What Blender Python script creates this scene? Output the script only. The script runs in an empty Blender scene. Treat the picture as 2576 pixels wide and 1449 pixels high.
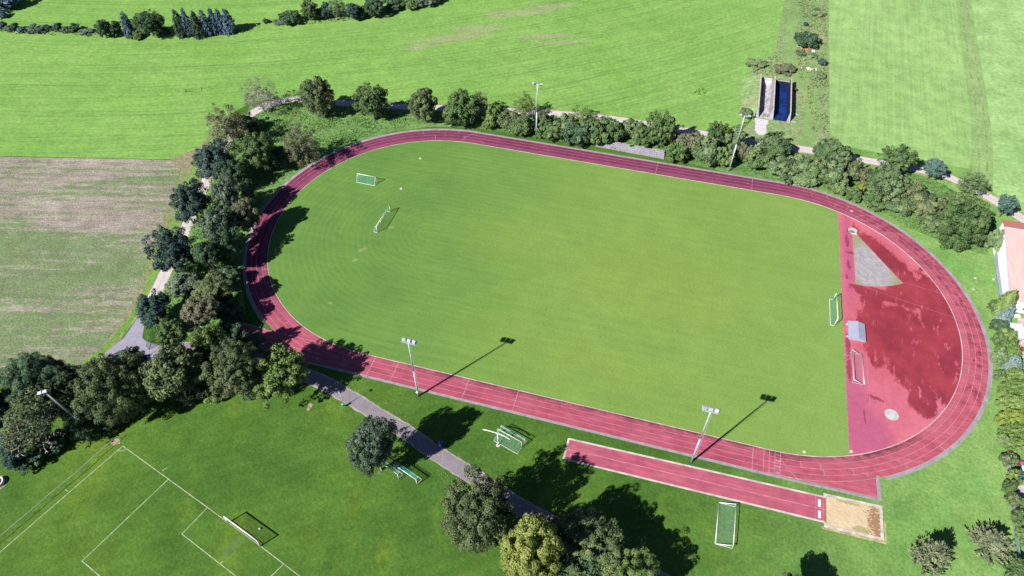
import bpy, bmesh, math, random
import numpy as np
from mathutils import Vector, Matrix, Euler

S = bpy.context.scene
COL = S.collection
rad = math.radians
random.seed(7)

# ------------------------------------------------------------------ camera
CAM = np.array([13.0466, -111.7412, 115.5449])
EUL = (0.734271167, 0.005587575, 0.277782396)
FPX = 2438.925 / 3623 * 2576            # focal length in units of a 2576 px wide survey grid
cam = bpy.data.cameras.new("camera")
co = bpy.data.objects.new("camera", cam)
COL.objects.link(co)
co.location = CAM
co.rotation_euler = EUL
cam.sensor_fit = 'HORIZONTAL'
cam.sensor_width = 36
cam.lens = FPX / 2576 * 36
cam.clip_start = 0.5
cam.clip_end = 4000
S.camera = co

# ------------------------------------------------------------------ light
SUN_EL = rad(38.1)
SUN_AZ = rad(53.45)                      # heading of the light on the ground, from +x towards +y
w = bpy.data.worlds.new("World")
S.world = w
w.use_nodes = True
nt = w.node_tree
bg = nt.nodes["Background"]
sky = nt.nodes.new("ShaderNodeTexSky")
sky.sky_type = 'NISHITA'
sky.sun_disc = False
sky.sun_elevation = SUN_EL
sky.sun_rotation = rad(90) - (SUN_AZ + math.pi)
sky.altitude = 400
sky.air_density = 0.6
sky.dust_density = 0.2
sky.ozone_density = 3.0
nt.links.new(sky.outputs[0], bg.inputs[0])
bg.inputs[1].default_value = 0.05
sl = bpy.data.lights.new("sun", 'SUN')
sl.energy = 5.0
sl.angle = rad(0.5)
sl.color = (1.0, 0.955, 0.9)
so = bpy.data.objects.new("sun", sl)
COL.objects.link(so)
so.location = (-60, -80, 100)
so.rotation_euler = Vector((math.cos(SUN_AZ) * math.cos(SUN_EL), math.sin(SUN_AZ) * math.cos(SUN_EL), -math.sin(SUN_EL))).to_track_quat('-Z', 'Y').to_euler()
S.view_settings.view_transform = 'Standard'
S.view_settings.look = 'None'
S.view_settings.gamma = 1
S.view_settings.use_curve_mapping = False
S.view_settings.exposure = 1.13
S.render.engine = 'CYCLES'
S.cycles.max_bounces = 5
S.cycles.diffuse_bounces = 1
S.cycles.transparent_max_bounces = 6

# ------------------------------------------------------------------ survey helper: grid point -> point of the plane z
RM = np.array(Euler(EUL).to_matrix())


def G(u, v, z=0.0):
    d = RM @ np.array([(u - 1288) / FPX, -(v - 724.5) / FPX, -1.0])
    return CAM + d * ((z - CAM[2]) / d[2])


def gp(pts, z=0.0):
    return [tuple(G(u, v)[:2]) + (z,) for u, v in pts]


# ------------------------------------------------------------------ object helpers
def tag(o, label=None, cat=None, group=None, kind=None):
    if label: o['label'] = label
    if cat: o['category'] = cat
    if group: o['group'] = group
    if kind: o['kind'] = kind
    return o


def thing(name, label, cat, loc=(0, 0, 0), rz=0.0, group=None):
    o = bpy.data.objects.new(name, None)
    COL.objects.link(o)
    o.empty_display_size = 0.3
    o.location = loc
    o.rotation_euler = (0, 0, rz)
    return tag(o, label, cat, group)


class MB:
    def __init__(self):
        self.v = []; self.f = []

    def add(self, vs, fs):
        n = len(self.v)
        self.v += [tuple(p) for p in vs]
        self.f += [tuple(i + n for i in f) for f in fs]
        return self

    def poly(self, pts):
        return self.add(pts, [tuple(range(len(pts)))])

    def box(self, c, s, rot=None):
        vs = [Vector((x * s[0] / 2, y * s[1] / 2, z * s[2] / 2)) for x in (-1, 1) for y in (-1, 1) for z in (-1, 1)]
        if rot is not None:
            m = Euler(rot).to_matrix()
            vs = [m @ q for q in vs]
        vs = [q + Vector(c) for q in vs]
        return self.add(vs, [(0, 1, 3, 2), (4, 6, 7, 5), (0, 4, 5, 1), (2, 3, 7, 6), (0, 2, 6, 4), (1, 5, 7, 3)])

    def cyl(self, a, b, r0, r1=None, n=8):
        r1 = r0 if r1 is None else r1
        a = Vector(a); b = Vector(b)
        d = (b - a).normalized()
        s = d.orthogonal().normalized(); t = d.cross(s)
        vs = []
        for q, r in ((a, r0), (b, r1)):
            for i in range(n):
                k = 2 * math.pi * i / n
                vs.append(q + s * (r * math.cos(k)) + t * (r * math.sin(k)))
        fs = [(i, (i + 1) % n, n + (i + 1) % n, n + i) for i in range(n)]
        fs += [tuple(range(n - 1, -1, -1)), tuple(range(n, 2 * n))]
        return self.add(vs, fs)

    def path(self, pts, r, n=8):
        for a, b in zip(pts[:-1], pts[1:]):
            self.cyl(a, b, r, r, n)
        return self

    def prism(self, pts, z0, z1):
        n = len(pts)
        vs = [(p[0], p[1], z0) for p in pts] + [(p[0], p[1], z1) for p in pts]
        fs = [(i, (i + 1) % n, n + (i + 1) % n, n + i) for i in range(n)]
        fs += [tuple(range(n - 1, -1, -1)), tuple(range(n, 2 * n))]
        return self.add(vs, fs)

    def disc(self, c, r, z, n=40, h=None):
        pts = [(c[0] + r * math.cos(2 * math.pi * i / n), c[1] + r * math.sin(2 * math.pi * i / n)) for i in range(n)]
        if h: return self.prism(pts, z, z + h)
        return self.poly([(p[0], p[1], z) for p in pts])

    def ball(self, c, r, n=10):
        vs = []; fs = []
        for i in range(n + 1):
            th = math.pi * i / n
            for j in range(2 * n):
                ph = math.pi * j / n
                vs.append((c[0] + r * math.sin(th) * math.cos(ph), c[1] + r * math.sin(th) * math.sin(ph), c[2] + r * math.cos(th)))
        m = 2 * n
        for i in range(n):
            for j in range(m):
                fs.append((i * m + j, (i + 1) * m + j, (i + 1) * m + (j + 1) % m, i * m + (j + 1) % m))
        return self.add(vs, fs)

    def net(self, q, cell=0.14, wd=0.028, sag=0.0):
        """woven net over the quad q (a,b,c,d in order), real crossing cords"""
        a, b, c, d = [Vector(p) for p in q]
        nu = max(2, int(((b - a).length + (c - d).length) / 2 / cell))
        nv = max(2, int(((d - a).length + (c - b).length) / 2 / cell))
        nrm = (b - a).cross(d - a)
        if nrm.length < 1e-6: nrm = (c - a).cross(d - a)
        nrm.normalize()
        pt = lambda s, t: (a * (1 - s) + b * s) * (1 - t) + (d * (1 - s) + c * s) * t - Vector((0, 0, 1)) * (sag * 4 * t * (1 - t) * (1 - (2 * s - 1) ** 4))
        M = 4
        for axis, cnt in ((0, nu), (1, nv)):
            for i in range(cnt + 1):
                k = i / cnt
                line = [pt(k, j / M) if axis == 0 else pt(j / M, k) for j in range(M + 1)]
                dd = (line[-1] - line[0])
                if dd.length < 1e-6: continue
                side = dd.cross(nrm).normalized() * (wd / 2)
                vs = []
                for p in line: vs += [p - side, p + side]
                self.add(vs, [(2 * j, 2 * j + 1, 2 * j + 3, 2 * j + 2) for j in range(M)])
        return self

    def build(self, name, m, parent=None, smooth=False, loc=None):
        me = bpy.data.meshes.new(name)
        me.from_pydata(self.v, [], self.f)
        if smooth: me.polygons.foreach_set("use_smooth", [True] * len(me.polygons))
        me.update()
        if m: me.materials.append(m)
        o = bpy.data.objects.new(name, me)
        COL.objects.link(o)
        if parent: o.parent = parent
        if loc is not None: o.location = loc
        return o


def struct(mb, name, m, label=None):
    o = mb.build(name, m)
    return tag(o, label, None, None, 'structure')


def copy_tree(o, parent=None):
    c = o.copy()
    COL.objects.link(c)
    if parent: c.parent = parent
    for ch in list(o.children):
        copy_tree(ch, c)
    return c


# ------------------------------------------------------------------ material helpers
class NT:
    def __init__(self, name, rough=0.9, spec=0.2):
        self.m = bpy.data.materials.new(name)
        self.m.use_nodes = True
        self.t = self.m.node_tree
        self.b = self.t.nodes["Principled BSDF"]
        self.b.inputs["Roughness"].default_value = rough
        self.b.inputs["Specular IOR Level"].default_value = spec
        self.pos = self.t.nodes.new("ShaderNodeNewGeometry").outputs["Position"]

    def n(self, k, **kw):
        nd = self.t.nodes.new(k)
        for a, b in kw.items(): setattr(nd, a, b)
        return nd

    def put(self, sock, val):
        if isinstance(val, bpy.types.NodeSocket): self.t.links.new(val, sock)
        elif isinstance(val, (tuple, list)) and len(val) == 3 and len(sock.default_value) == 4: sock.default_value = (*val, 1)
        else: sock.default_value = val

    def map(self, loc=(0, 0, 0), rz=0.0, sc=(1, 1, 1), typ='TEXTURE', vec=None):
        nd = self.n("ShaderNodeMapping", vector_type=typ)
        self.put(nd.inputs[0], vec or self.pos)
        nd.inputs[1].default_value = loc
        nd.inputs[2].default_value = (0, 0, rz)
        nd.inputs[3].default_value = sc
        return nd.outputs[0]

    def noise(self, scale, detail=3, rough=0.6, vec=None, dist=0.0):
        nd = self.n("ShaderNodeTexNoise")
        self.put(nd.inputs["Vector"], vec or self.pos)
        nd.inputs["Scale"].default_value = scale
        nd.inputs["Detail"].default_value = detail
        nd.inputs["Roughness"].default_value = rough
        nd.inputs["Distortion"].default_value = dist
        return nd.outputs["Fac"]

    def ramp(self, fac, a=0.4, b=0.6, va=0.0, vb=1.0):
        nd = self.n("ShaderNodeMapRange")
        nd.interpolation_type = 'SMOOTHSTEP'
        self.put(nd.inputs[0], fac)
        for i, q in zip((1, 2, 3, 4), (a, b, va, vb)): nd.inputs[i].default_value = q
        return nd.outputs[0]

    def mix(self, fac, a, b, typ='MIX'):
        nd = self.n("ShaderNodeMix", data_type='RGBA', blend_type=typ)
        self.put(nd.inputs[0], fac)
        self.put(nd.inputs[6], a)
        self.put(nd.inputs[7], b)
        return nd.outputs[2]

    def math(self, op, a, b=0.0, c=0.0):
        nd = self.n("ShaderNodeMath", operation=op)
        self.put(nd.inputs[0], a); self.put(nd.inputs[1], b); self.put(nd.inputs[2], c)
        return nd.outputs[0]

    def polar(self, cx, cy, R):
        """(along, across) coordinates of concentric arcs round cx, cy"""
        x, y, z = self.xyz()
        dx = self.math('SUBTRACT', x, cx); dy = self.math('SUBTRACT', y, cy)
        r = self.math('SQRT', self.math('ADD', self.math('MULTIPLY', dx, dx), self.math('MULTIPLY', dy, dy)))
        a = self.math('MULTIPLY', self.math('ARCTAN2', dx, self.math('MULTIPLY', dy, -1.0)), R)
        nd = self.n("ShaderNodeCombineXYZ")
        self.put(nd.inputs[0], a); self.put(nd.inputs[1], r)
        return nd.outputs[0]

    def xyz(self):
        nd = self.n("ShaderNodeSeparateXYZ")
        self.put(nd.inputs[0], self.pos)
        return nd.outputs

    def blobs(self, bl, soft=0.5, noise=None, amp=1.0):
        """1 inside any of the ellipses (x,y,rx,ry,angle), with a ragged border"""
        cur = None
        for x, y, rx, ry, a in bl:
            q = self.map((x, y, 0), rad(a), (rx, ry, 1))
            ln = self.n("ShaderNodeVectorMath", operation='LENGTH')
            mm = self.n("ShaderNodeVectorMath", operation='MULTIPLY')
            self.put(mm.inputs[0], q); mm.inputs[1].default_value = (1, 1, 0)
            self.put(ln.inputs[0], mm.outputs[0])
            cur = ln.outputs["Value"] if cur is None else self.math('MINIMUM', cur, ln.outputs["Value"])
        if noise is not None:
            cur = self.math('ADD', cur, self.math('MULTIPLY', self.math('SUBTRACT', noise, 0.5), amp))
        return self.ramp(cur, 1.0 - soft / 2, 1.0 + soft / 2, 1.0, 0.0)

    def color(self, c):
        self.put(self.b.inputs["Base Color"], c)
        return self

    def bump(self, h, strength=0.3, dist=0.05):
        nd = self.n("ShaderNodeBump")
        nd.inputs["Strength"].default_value = strength
        nd.inputs["Distance"].default_value = dist
        self.put(nd.inputs["Height"], h)
        self.t.links.new(nd.outputs[0], self.b.inputs["Normal"])
        return self


def simple(name, col, rough=0.6, var=0.12, scale=1.5, metal=0.0, spec=0.3):
    m = NT(name, rough, spec)
    dark = tuple(c * (1 - var) for c in col)
    lite = tuple(min(1, c * (1 + var)) for c in col)
    m.color(m.mix(m.ramp(m.noise(scale, 4), 0.3, 0.7), dark, lite))
    m.b.inputs["Metallic"].default_value = metal
    return m.m


def mul(c, k):
    return tuple(min(1, x * k) for x in c)


def grassmat(name, base, alt, dry=None, big=0.035, mid=0.22, fine=2.2, dryamt=(0.62, 0.8), extra=None, fa=0.22, ba=0.6, ma=0.135):
    m = NT(name, 0.95, 0.1)
    c = m.mix(m.ramp(m.noise(big, 3), 0.35, 0.65), base, alt)
    if dry: c = m.mix(m.math('MULTIPLY', m.ramp(m.noise(big * 2.3, 4, vec=m.map((31, 17, 0))), *dryamt), 0.75), c, dry)
    if extra: c = extra(m, c)
    c = m.mix(1.0, c, m.mix(m.ramp(m.noise(mid, 4, 0.65), 0.3, 0.7), (1 - ma,) * 3, (1 + ma,) * 3), 'MULTIPLY')
    fn = m.noise(fine, 4, 0.75)
    c = m.mix(1.0, c, m.mix(m.ramp(fn, 0.28, 0.72), (1 - fa,) * 3, (1 + fa,) * 3), 'MULTIPLY')
    m.color(c)
    m.bump(m.noise(fine * 1.3, 3, 0.7), ba, 0.12)
    return m.m
# ------------------------------------------------------------------ track geometry (a stadium of two half circles)
R0, LS, LANE = 37.76, 41.15, 1.217
RW = R0 + 4 * LANE
DX = 55.2


def stadium(r, n=72, a0=None):
    pts = []
    for i in range(n + 1):
        a = -math.pi / 2 + math.pi * i / n
        pts.append((LS + r * math.cos(a), r * math.sin(a)))
    for i in range(n + 1):
        a = math.pi / 2 + math.pi * i / n
        pts.append((-LS + r * math.cos(a), r * math.sin(a)))
    return pts


def ring(mb, r1, r2, z, h=None):
    A = stadium(r1); B = stadium(r2); n = len(A)
    vs = [(x, y, z) for x, y in A] + [(x, y, z) for x, y in B]
    fs = [(i, (i + 1) % n, n + (i + 1) % n, n + i) for i in range(n)]
    if h:
        vs += [(x, y, z - h) for x, y in A] + [(x, y, z - h) for x, y in B]
        fs += [(2 * n + i, 2 * n + (i + 1) % n, (i + 1) % n, i) for i in range(n)]
        fs += [(n + i, n + (i + 1) % n, 3 * n + (i + 1) % n, 3 * n + i) for i in range(n)]
    mb.add(vs, fs)
    return mb


def strip(mb, pts, wd, z, w_end=None):
    """flat ribbon along world points"""
    n = len(pts); vs = []
    for i, p in enumerate(pts):
        a = Vector(pts[max(0, i - 1)][:2]); b = Vector(pts[min(n - 1, i + 1)][:2])
        d = (b - a).normalized(); s = Vector((-d.y, d.x))
        k = (wd if w_end is None else wd + (w_end - wd) * i / (n - 1)) / 2
        vs += [(p[0] + s.x * k, p[1] + s.y * k, z), (p[0] - s.x * k, p[1] - s.y * k, z)]
    return mb.add(vs, [(2 * i, 2 * i + 1, 2 * i + 3, 2 * i + 2) for i in range(n - 1)])


def smooth_line(pts, k=8):
    """Catmull-Rom through the points"""
    P = [np.array(p[:2]) for p in pts]
    P = [2 * P[0] - P[1]] + P + [2 * P[-1] - P[-2]]
    out = []
    for i in range(1, len(P) - 2):
        a, b, c, d = P[i - 1:i + 3]
        for j in range(k):
            t = j / k
            out.append(tuple(0.5 * (2 * b + (c - a) * t + (2 * a - 5 * b + 4 * c - d) * t * t + (3 * b - a - 3 * c + d) * t ** 3)))
    out.append(tuple(P[-2]))
    return out


def stad_d(m):
    x, y, z = m.xyz()
    dx = m.math('MAXIMUM', m.math('SUBTRACT', m.math('ABSOLUTE', x), LS), 0.0)
    return m.math('SUBTRACT', m.math('SQRT', m.math('ADD', m.math('MULTIPLY', dx, dx), m.math('MULTIPLY', y, y))), R0), x, y


# ------------------------------------------------------------------ ground sheets
def park_extra(m, c):
    # lighter worn, mossy patches and faint mower lanes
    c = m.mix(m.math('MULTIPLY', m.ramp(m.noise(0.09, 5, 0.65, vec=m.map((50, 80, 0), rad(35), (1, 1.8, 1))), 0.52, 0.72), 0.8), c, (0.10, 0.158, 0.018))
    x, y, z = m.xyz()
    wv = m.math('SINE', m.math('MULTIPLY', m.math('ADD', m.math('MULTIPLY', x, 0.55), m.math('MULTIPLY', y, -0.83)), 2.6))
    c = m.mix(1.0, c, m.mix(m.ramp(wv, -1, 1), (0.97,) * 3, (1.03,) * 3), 'MULTIPLY')
    far = m.ramp(x, 20, 85)
    return m.mix(far, c, m.mix(m.ramp(m.noise(0.12, 4), 0.35, 0.65), (0.112, 0.225, 0.058), (0.145, 0.245, 0.07)))


M_PARK = grassmat("park_grass", (0.040, 0.095, 0.015), (0.058, 0.118, 0.017), extra=park_extra, fine=1.8, fa=0.25)
struct(MB().poly([(-1600, -1600, 0), (1600, -1600, 0), (1600, 1600, 0), (-1600, 1600, 0)]), "ground", M_PARK)

# big green meadow behind the track: drill lines that bend, thin bare patches
def meadow_extra(m, c):
    pv = m.polar(-277, 423, 400)
    sx = m.noise(1.0, 4, 0.7, vec=m.map((0, 0, 0), 0, (36, 1.0, 1), vec=pv), dist=0.4)
    c = m.mix(1.0, c, m.mix(m.ramp(sx, 0.35, 0.65), (0.89, 0.9, 0.89), (1.08, 1.07, 1.07)), 'MULTIPLY')
    tl = m.noise(1.0, 2, 0.5, vec=m.map((9, 4, 0), 0, (110, 0.8, 1), vec=pv), dist=0.3)
    c = m.mix(m.math('MULTIPLY', m.ramp(tl, 0.60, 0.66), 0.6), c, (0.08, 0.15, 0.045))
    sepr = m.n("ShaderNodeSeparateXYZ"); m.put(sepr.inputs[0], pv)
    fr = m.math('FRACT', m.math('DIVIDE', m.math('ADD', sepr.outputs[1], m.math('MULTIPLY', m.noise(0.02, 2), 6.0)), 13.0))
    for off in (0.42, 0.56):
        ln = m.ramp(m.math('ABSOLUTE', m.math('SUBTRACT', fr, off)), 0.008, 0.026, 1.0, 0.0)
        c = m.mix(m.math('MULTIPLY', ln, m.math('MULTIPLY', m.ramp(m.noise(0.09, 4, .7), .38, .6), .55)), c, (0.078, 0.165, 0.036))
    soil = m.noise(0.35, 6, 0.75, vec=m.map((0, 0, 0), rad(20), (3.2, 0.8, 1)))
    bl = [(*G(1140, 95)[:2], 12, 2.6, 27), (*G(1200, 70)[:2], 9, 2.2, 27), (*G(1310, 32)[:2], 13, 2.3, 24), (*G(1370, 92)[:2], 9, 2.0, 22), (*G(1060, 118)[:2], 6, 1.5, 26), (*G(1430, 105)[:2], 8, 1.2, 22), (*G(1390, 15)[:2], 9, 1.5, 22)]
    k = m.blobs(bl, 0.9, soil, 2.4)
    c = m.mix(m.math('MULTIPLY', k, 0.55), c, (0.23, 0.21, 0.14))
    x, y, z = m.xyz()
    c = m.mix(m.math('MULTIPLY', m.ramp(x, -10, 70), 0.55), c, (0.176, 0.295, 0.09))
    st = m.ramp(m.noise(1.0, 5, 0.7, vec=m.map((3, 8, 0), 0, (9, 0.5, 1), vec=pv)), 0.64, 0.70)
    return m.mix(m.math('MULTIPLY', st, 0.5), c, (0.26, 0.27, 0.13))


M_MEADOW = grassmat("meadow_grass", (0.122, 0.242, 0.052), (0.144, 0.262, 0.062), fine=0.95, fa=0.2, ma=0.08, ba=0.4, extra=meadow_extra)
mead = [(-900, 384), (-300, 386), (428, 401), (500, 372), (545, 318), (590, 280), (640, 255), (740, 240), (860, 250), (1020, 258), (1280, 268), (1500, 288), (1790, 338), (1893, 300), (1885, 180), (1950, 130), (1985, -60), (2000, -700), (-900, -700)]
struct(MB().poly(gp(mead, 0.004)), "field", M_MEADOW)

def right_extra(m, c):
    x, y, z = m.xyz()
    sx = m.noise(1.0, 4, 0.7, vec=m.map((0, 0, 0), rad(86), (50, 0.8, 1)), dist=0.3)
    c = m.mix(1.0, c, m.mix(m.ramp(sx, 0.35, 0.65), (0.9, 0.9, 0.9), (1.07, 1.07, 1.08)), 'MULTIPLY')
    st = m.ramp(m.noise(1.0, 4, 0.6, vec=m.map((3, 8, 0), rad(84), (14, 0.45, 1))), 0.68, 0.74)
    return m.mix(m.math('MULTIPLY', st, 0.55), c, (0.30, 0.29, 0.16))


M_RIGHT = grassmat("sown_field_grass", (0.172, 0.288, 0.095), (0.198, 0.31, 0.108), fine=1.3, fa=0.16, extra=right_extra)
struct(MB().poly(gp([(2088, 335), (2125, 368), (2215, 385), (2440, 425), (2452, 300), (2425, 130), (2408, -60), (2380, -700), (2075, -700), (2084, -60)], 0.004)), "field_right", M_RIGHT)
M_LANE = grassmat("field_lane_grass", (0.15, 0.24, 0.085), (0.17, 0.27, 0.095), dry=(0.22, 0.22, 0.13), fine=1.6, fa=0.25, ba=1.0)
lane_pts = smooth_line([G(2470, 470), G(2472, 400), G(2466, 300), G(2445, 150), G(2422, -10), G(2395, -250)])
struct(strip(MB(), lane_pts, 5.2, 0.008), "field_lane", M_LANE)
struct(strip(strip(MB(), [(p[0] - 0.9, p[1]) for p in lane_pts], 0.5, 0.012), [(p[0] + 1.1, p[1]) for p in lane_pts], 0.5, 0.012), "wheel_tracks", simple("wheel_track_soil", (0.165, 0.215, 0.095), 0.95, 0.3, 0.4))
M_FAR = grassmat("pale_meadow_grass", (0.168, 0.29, 0.1), (0.205, 0.325, 0.122), fine=0.8, mid=0.12, fa=0.22)
struct(MB().poly(gp([(2480, 470), (2485, 400), (2478, 300), (2458, 150), (2436, -10), (2405, -400), (3400, -400), (3400, 690), (2600, 590), (2560, 530)], 0.004)), "field_far_right", M_FAR)

# scrubby strip with grass track between the fields
M_SCRUB = grassmat("scrub_grass", (0.125, 0.195, 0.075), (0.16, 0.23, 0.095), dry=(0.21, 0.19, 0.125), fine=1.1, mid=0.4, fa=0.35, ba=1.4, dryamt=(0.5, 0.66))
struct(MB().poly(gp([(1985, -60), (1950, 130), (1885, 180), (1893, 300), (1850, 345), (1990, 385), (2125, 368), (2088, 335), (2084, -60), (2075, -500), (1990, -500)], 0.006)), "rough_strip", M_SCRUB)
M_TRK = grassmat("mown_track_grass", (0.13, 0.215, 0.075), (0.155, 0.235, 0.085), fine=1.6, fa=0.2)
gt = smooth_line([G(2000, -200), G(1998, 30), G(1988, 110), G(1996, 190), G(2035, 230), G(2045, 300), G(2025, 365)])
struct(strip(MB(), gt, 4.2, 0.010), "grass_track", M_TRK)

# stubble field
def stub_extra(m, c):
    wv = m.noise(1.0, 5, 0.75, vec=m.map((0, 0, 0), rad(19), (7, 0.45, 1)), dist=0.5)
    c = m.mix(1.0, c, m.mix(m.ramp(wv, 0.3, 0.7), (0.78,) * 3, (1.2,) * 3), 'MULTIPLY')
    gr = m.noise(0.9, 6, 0.8, vec=m.map((0, 0, 0), rad(19), (3.0, 1.0, 1)))
    bnd = m.noise(0.09, 3, 0.6, vec=m.map((8, 3, 0), rad(20), (6.5, 1, 1)))
    rows = m.math('MULTIPLY', m.math('SINE', m.math('ADD', m.math('MULTIPLY', m.math('SUBTRACT', m.math('MULTIPLY', m.xyz()[1], .974), m.math('MULTIPLY', m.xyz()[0], .225)), 2.5), m.math('MULTIPLY', bnd, 4.0))), .035)
    low = m.math('MULTIPLY', m.ramp(m.xyz()[1], -10, -30), .12)
    k = m.ramp(m.math('ADD', m.math('ADD', m.math('MULTIPLY', gr, 0.65), m.math('MULTIPLY', bnd, 0.75)), m.math('ADD', rows, low)), 0.67, 0.83)
    c = m.mix(m.math('MULTIPLY', k, 0.8), c, (0.088, 0.15, 0.05))
    return c


M_STUB = grassmat("stubble_soil", (0.21, 0.18, 0.158), (0.25, 0.218, 0.195), fine=2.0, fa=0.34, ba=1.2, extra=stub_extra, big=0.05)
struct(MB().poly(gp([(-900, 386), (-300, 387), (430, 403), (462, 405), (440, 470), (400, 590), (352, 720), (318, 810), (255, 890), (200, 925), (100, 945), (-60, 950), (-500, 980), (-900, 1000)], 0.008)), "stubble_field", M_STUB)
M_HEAD = grassmat("headland_grass", (0.11, 0.17, 0.05), (0.155, 0.175, 0.08), dry=(0.2, 0.165, 0.115), fine=1.6, mid=0.5, fa=0.35, ba=1.3, dryamt=(0.45, 0.6))
struct(MB().poly(gp([(428, 401), (500, 372), (545, 318), (575, 300), (560, 350), (520, 420), (490, 490), (440, 610), (385, 730), (345, 800), (290, 872), (236, 912), (200, 925), (262, 872), (330, 770), (372, 650), (420, 525), (455, 430)], 0.012)), "headland", M_HEAD)
struct(strip(MB(), smooth_line([G(500, 395), G(470, 470), G(430, 590), G(385, 690), G(345, 780), G(270, 870), G(215, 915)]), 1.3, 0.016), "headland_verge", grassmat("green_verge_grass", (0.10, 0.2, 0.035), (0.12, 0.21, 0.05), fine=1.6, fa=0.3))

# rough bank between farm track and running track
M_BANK = grassmat("bank_grass", (0.085, 0.165, 0.05), (0.105, 0.19, 0.058), dry=(0.16, 0.2, 0.07), fine=1.1, mid=0.4, fa=0.38, ba=1.5)
bank = [(560, 400), (620, 300), (700, 265), (880, 268), (1280, 288), (1500, 305), (1750, 345), (2020, 395), (2190, 425), (2335, 445), (2440, 500), (2510, 560), (2480, 640), (2400, 620), (2290, 575), (2180, 512), (2050, 480), (1900, 452), (1700, 402), (1420, 355), (1200, 322), (1090, 318), (990, 330), (900, 360), (800, 420), (715, 480), (660, 540), (620, 600), (606, 660), (606, 720), (620, 790), (560, 830), (400, 860), (395, 810), (420, 720), (470, 590), (520, 470)]
struct(MB().poly(gp(bank, 0.012)), "bank", M_BANK)

# ------------------------------------------------------------------ farm track, asphalt and footpath
def gravel(name, col, dark, rut=True):
    m = NT(name, 0.95, 0.15)
    c = m.mix(m.ramp(m.noise(0.5, 5, 0.7), 0.35, 0.65), col, dark)
    c = m.mix(m.math("MULTIPLY", m.ramp(m.noise(0.9, 4, .75, vec=m.map((7, 7, 0))), .58, .72), .5), c, mul(dark, .72))
    c = m.mix(1.0, c, m.mix(m.ramp(m.noise(3.5, 3, 0.8), 0.3, 0.7), (0.86,) * 3, (1.12,) * 3), 'MULTIPLY')
    m.color(c).bump(m.noise(5, 3), 0.4, 0.03)
    return m.m


M_GRAVEL = gravel("pale_gravel", (0.42, 0.39, 0.385), (0.36, 0.33, 0.32))
road = [(2760, 640), (2640, 590), (2560, 543), (2500, 503), (2440, 470), (2370, 440), (2290, 422), (2170, 402), (2030, 377), (1900, 358), (1750, 333), (1620, 311), (1500, 294), (1380, 285), (1280, 279), (1120, 272), (1000, 268), (870, 260), (790, 252), (735, 250), (680, 262), (632, 288), (590, 335), (553, 390), (520, 455), (467, 575), (404, 712), (372, 775)]
rp = smooth_line([G(*q) for q in road])
struct(strip(MB(), rp, 3.9, 0.018), "road_verge", grassmat("road_verge_grass", (0.13, 0.185, 0.065), (0.12, 0.19, 0.055), dry=(0.3, 0.24, 0.14), fine=1.3, fa=0.3, ba=1.2, dryamt=(0.45, 0.6)))
struct(strip(MB(), rp, 2.75, 0.024), "gravel_track", M_GRAVEL)
# two faint grassy ruts run down the gravel
struct(strip(MB(), rp, 0.3, 0.028), "track_middle", gravel("gravel_middle", (0.31, 0.295, 0.25), (0.35, 0.32, 0.3)))

M_ASPH = gravel("pale_asphalt", (0.235, 0.225, 0.285), (0.20, 0.19, 0.245))
asp = [(388, 755), (372, 752), (346, 800), (312, 850), (236, 912), (180, 940), (250, 960), (330, 930), (390, 900), (470, 880), (470, 868), (398, 868), (366, 858), (358, 850), (364, 815)]
struct(MB().poly(gp(asp, 0.030)), "asphalt_road", M_ASPH)
M_FOOT = gravel("footpath_grit", (0.185, 0.165, 0.195), (0.155, 0.138, 0.165))
foot = [(440, 874), (560, 885), (680, 915), (790, 952), (850, 983), (905, 1015), (960, 1050), (1020, 1086), (1090, 1135), (1160, 1180), (1225, 1220), (1300, 1270), (1370, 1308), (1450, 1352), (1560, 1410), (1700, 1480), (1900, 1590)]
fp = smooth_line([G(*q) for q in foot])
rnd = random.Random(3)
lit = MB()
mb = MB(); vs = []
for i, p in enumerate(fp):           # ragged trodden border
    a = Vector(fp[max(0, i - 1)]); b = Vector(fp[min(len(fp) - 1, i + 1)])
    d = (b - a).normalized(); s = Vector((-d.y, d.x))
    k1 = 1.62 + rnd.uniform(-.12, .12); k2 = 1.62 + rnd.uniform(-.12, .12)
    vs += [(p[0] + s.x * k1, p[1] + s.y * k1, 0.030), (p[0] - s.x * k2, p[1] - s.y * k2, 0.030)]
mb.add(vs, [(2 * i, 2 * i + 1, 2 * i + 3, 2 * i + 2) for i in range(len(fp) - 1)])
struct(mb, "path_shoulder", gravel("path_shoulder_grit", (0.25, 0.235, 0.235), (0.19, 0.19, 0.17)))
fp2 = MB(); vs = []
for i, p in enumerate(fp):
    a = Vector(fp[max(0, i - 1)]); b = Vector(fp[min(len(fp) - 1, i + 1)])
    d = (b - a).normalized(); s = Vector((-d.y, d.x))
    k1 = 1.3 + rnd.uniform(-.1, .1); k2 = 1.3 + rnd.uniform(-.1, .1)
    vs += [(p[0] + s.x * k1, p[1] + s.y * k1, 0.034), (p[0] - s.x * k2, p[1] - s.y * k2, 0.034)]
fp2.add(vs, [(2 * i, 2 * i + 1, 2 * i + 3, 2 * i + 2) for i in range(len(fp) - 1)])
struct(fp2, "footpath", M_FOOT)
for i in range(1500):
    p = fp[rnd.randrange(len(fp))]; x = p[0] + rnd.gauss(0, 1.6); y = p[1] + rnd.gauss(0, 1.6); k = rnd.uniform(.06, .16); a = rnd.uniform(0, 6.28)
    lit.poly([(x + k * math.cos(a), y + k * math.sin(a), .05), (x - k * .6 * math.sin(a), y + k * .6 * math.cos(a), .07), (x - k * math.cos(a), y - k * math.sin(a), .05), (x + k * .6 * math.sin(a), y - k * .6 * math.cos(a), .045)])
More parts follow.
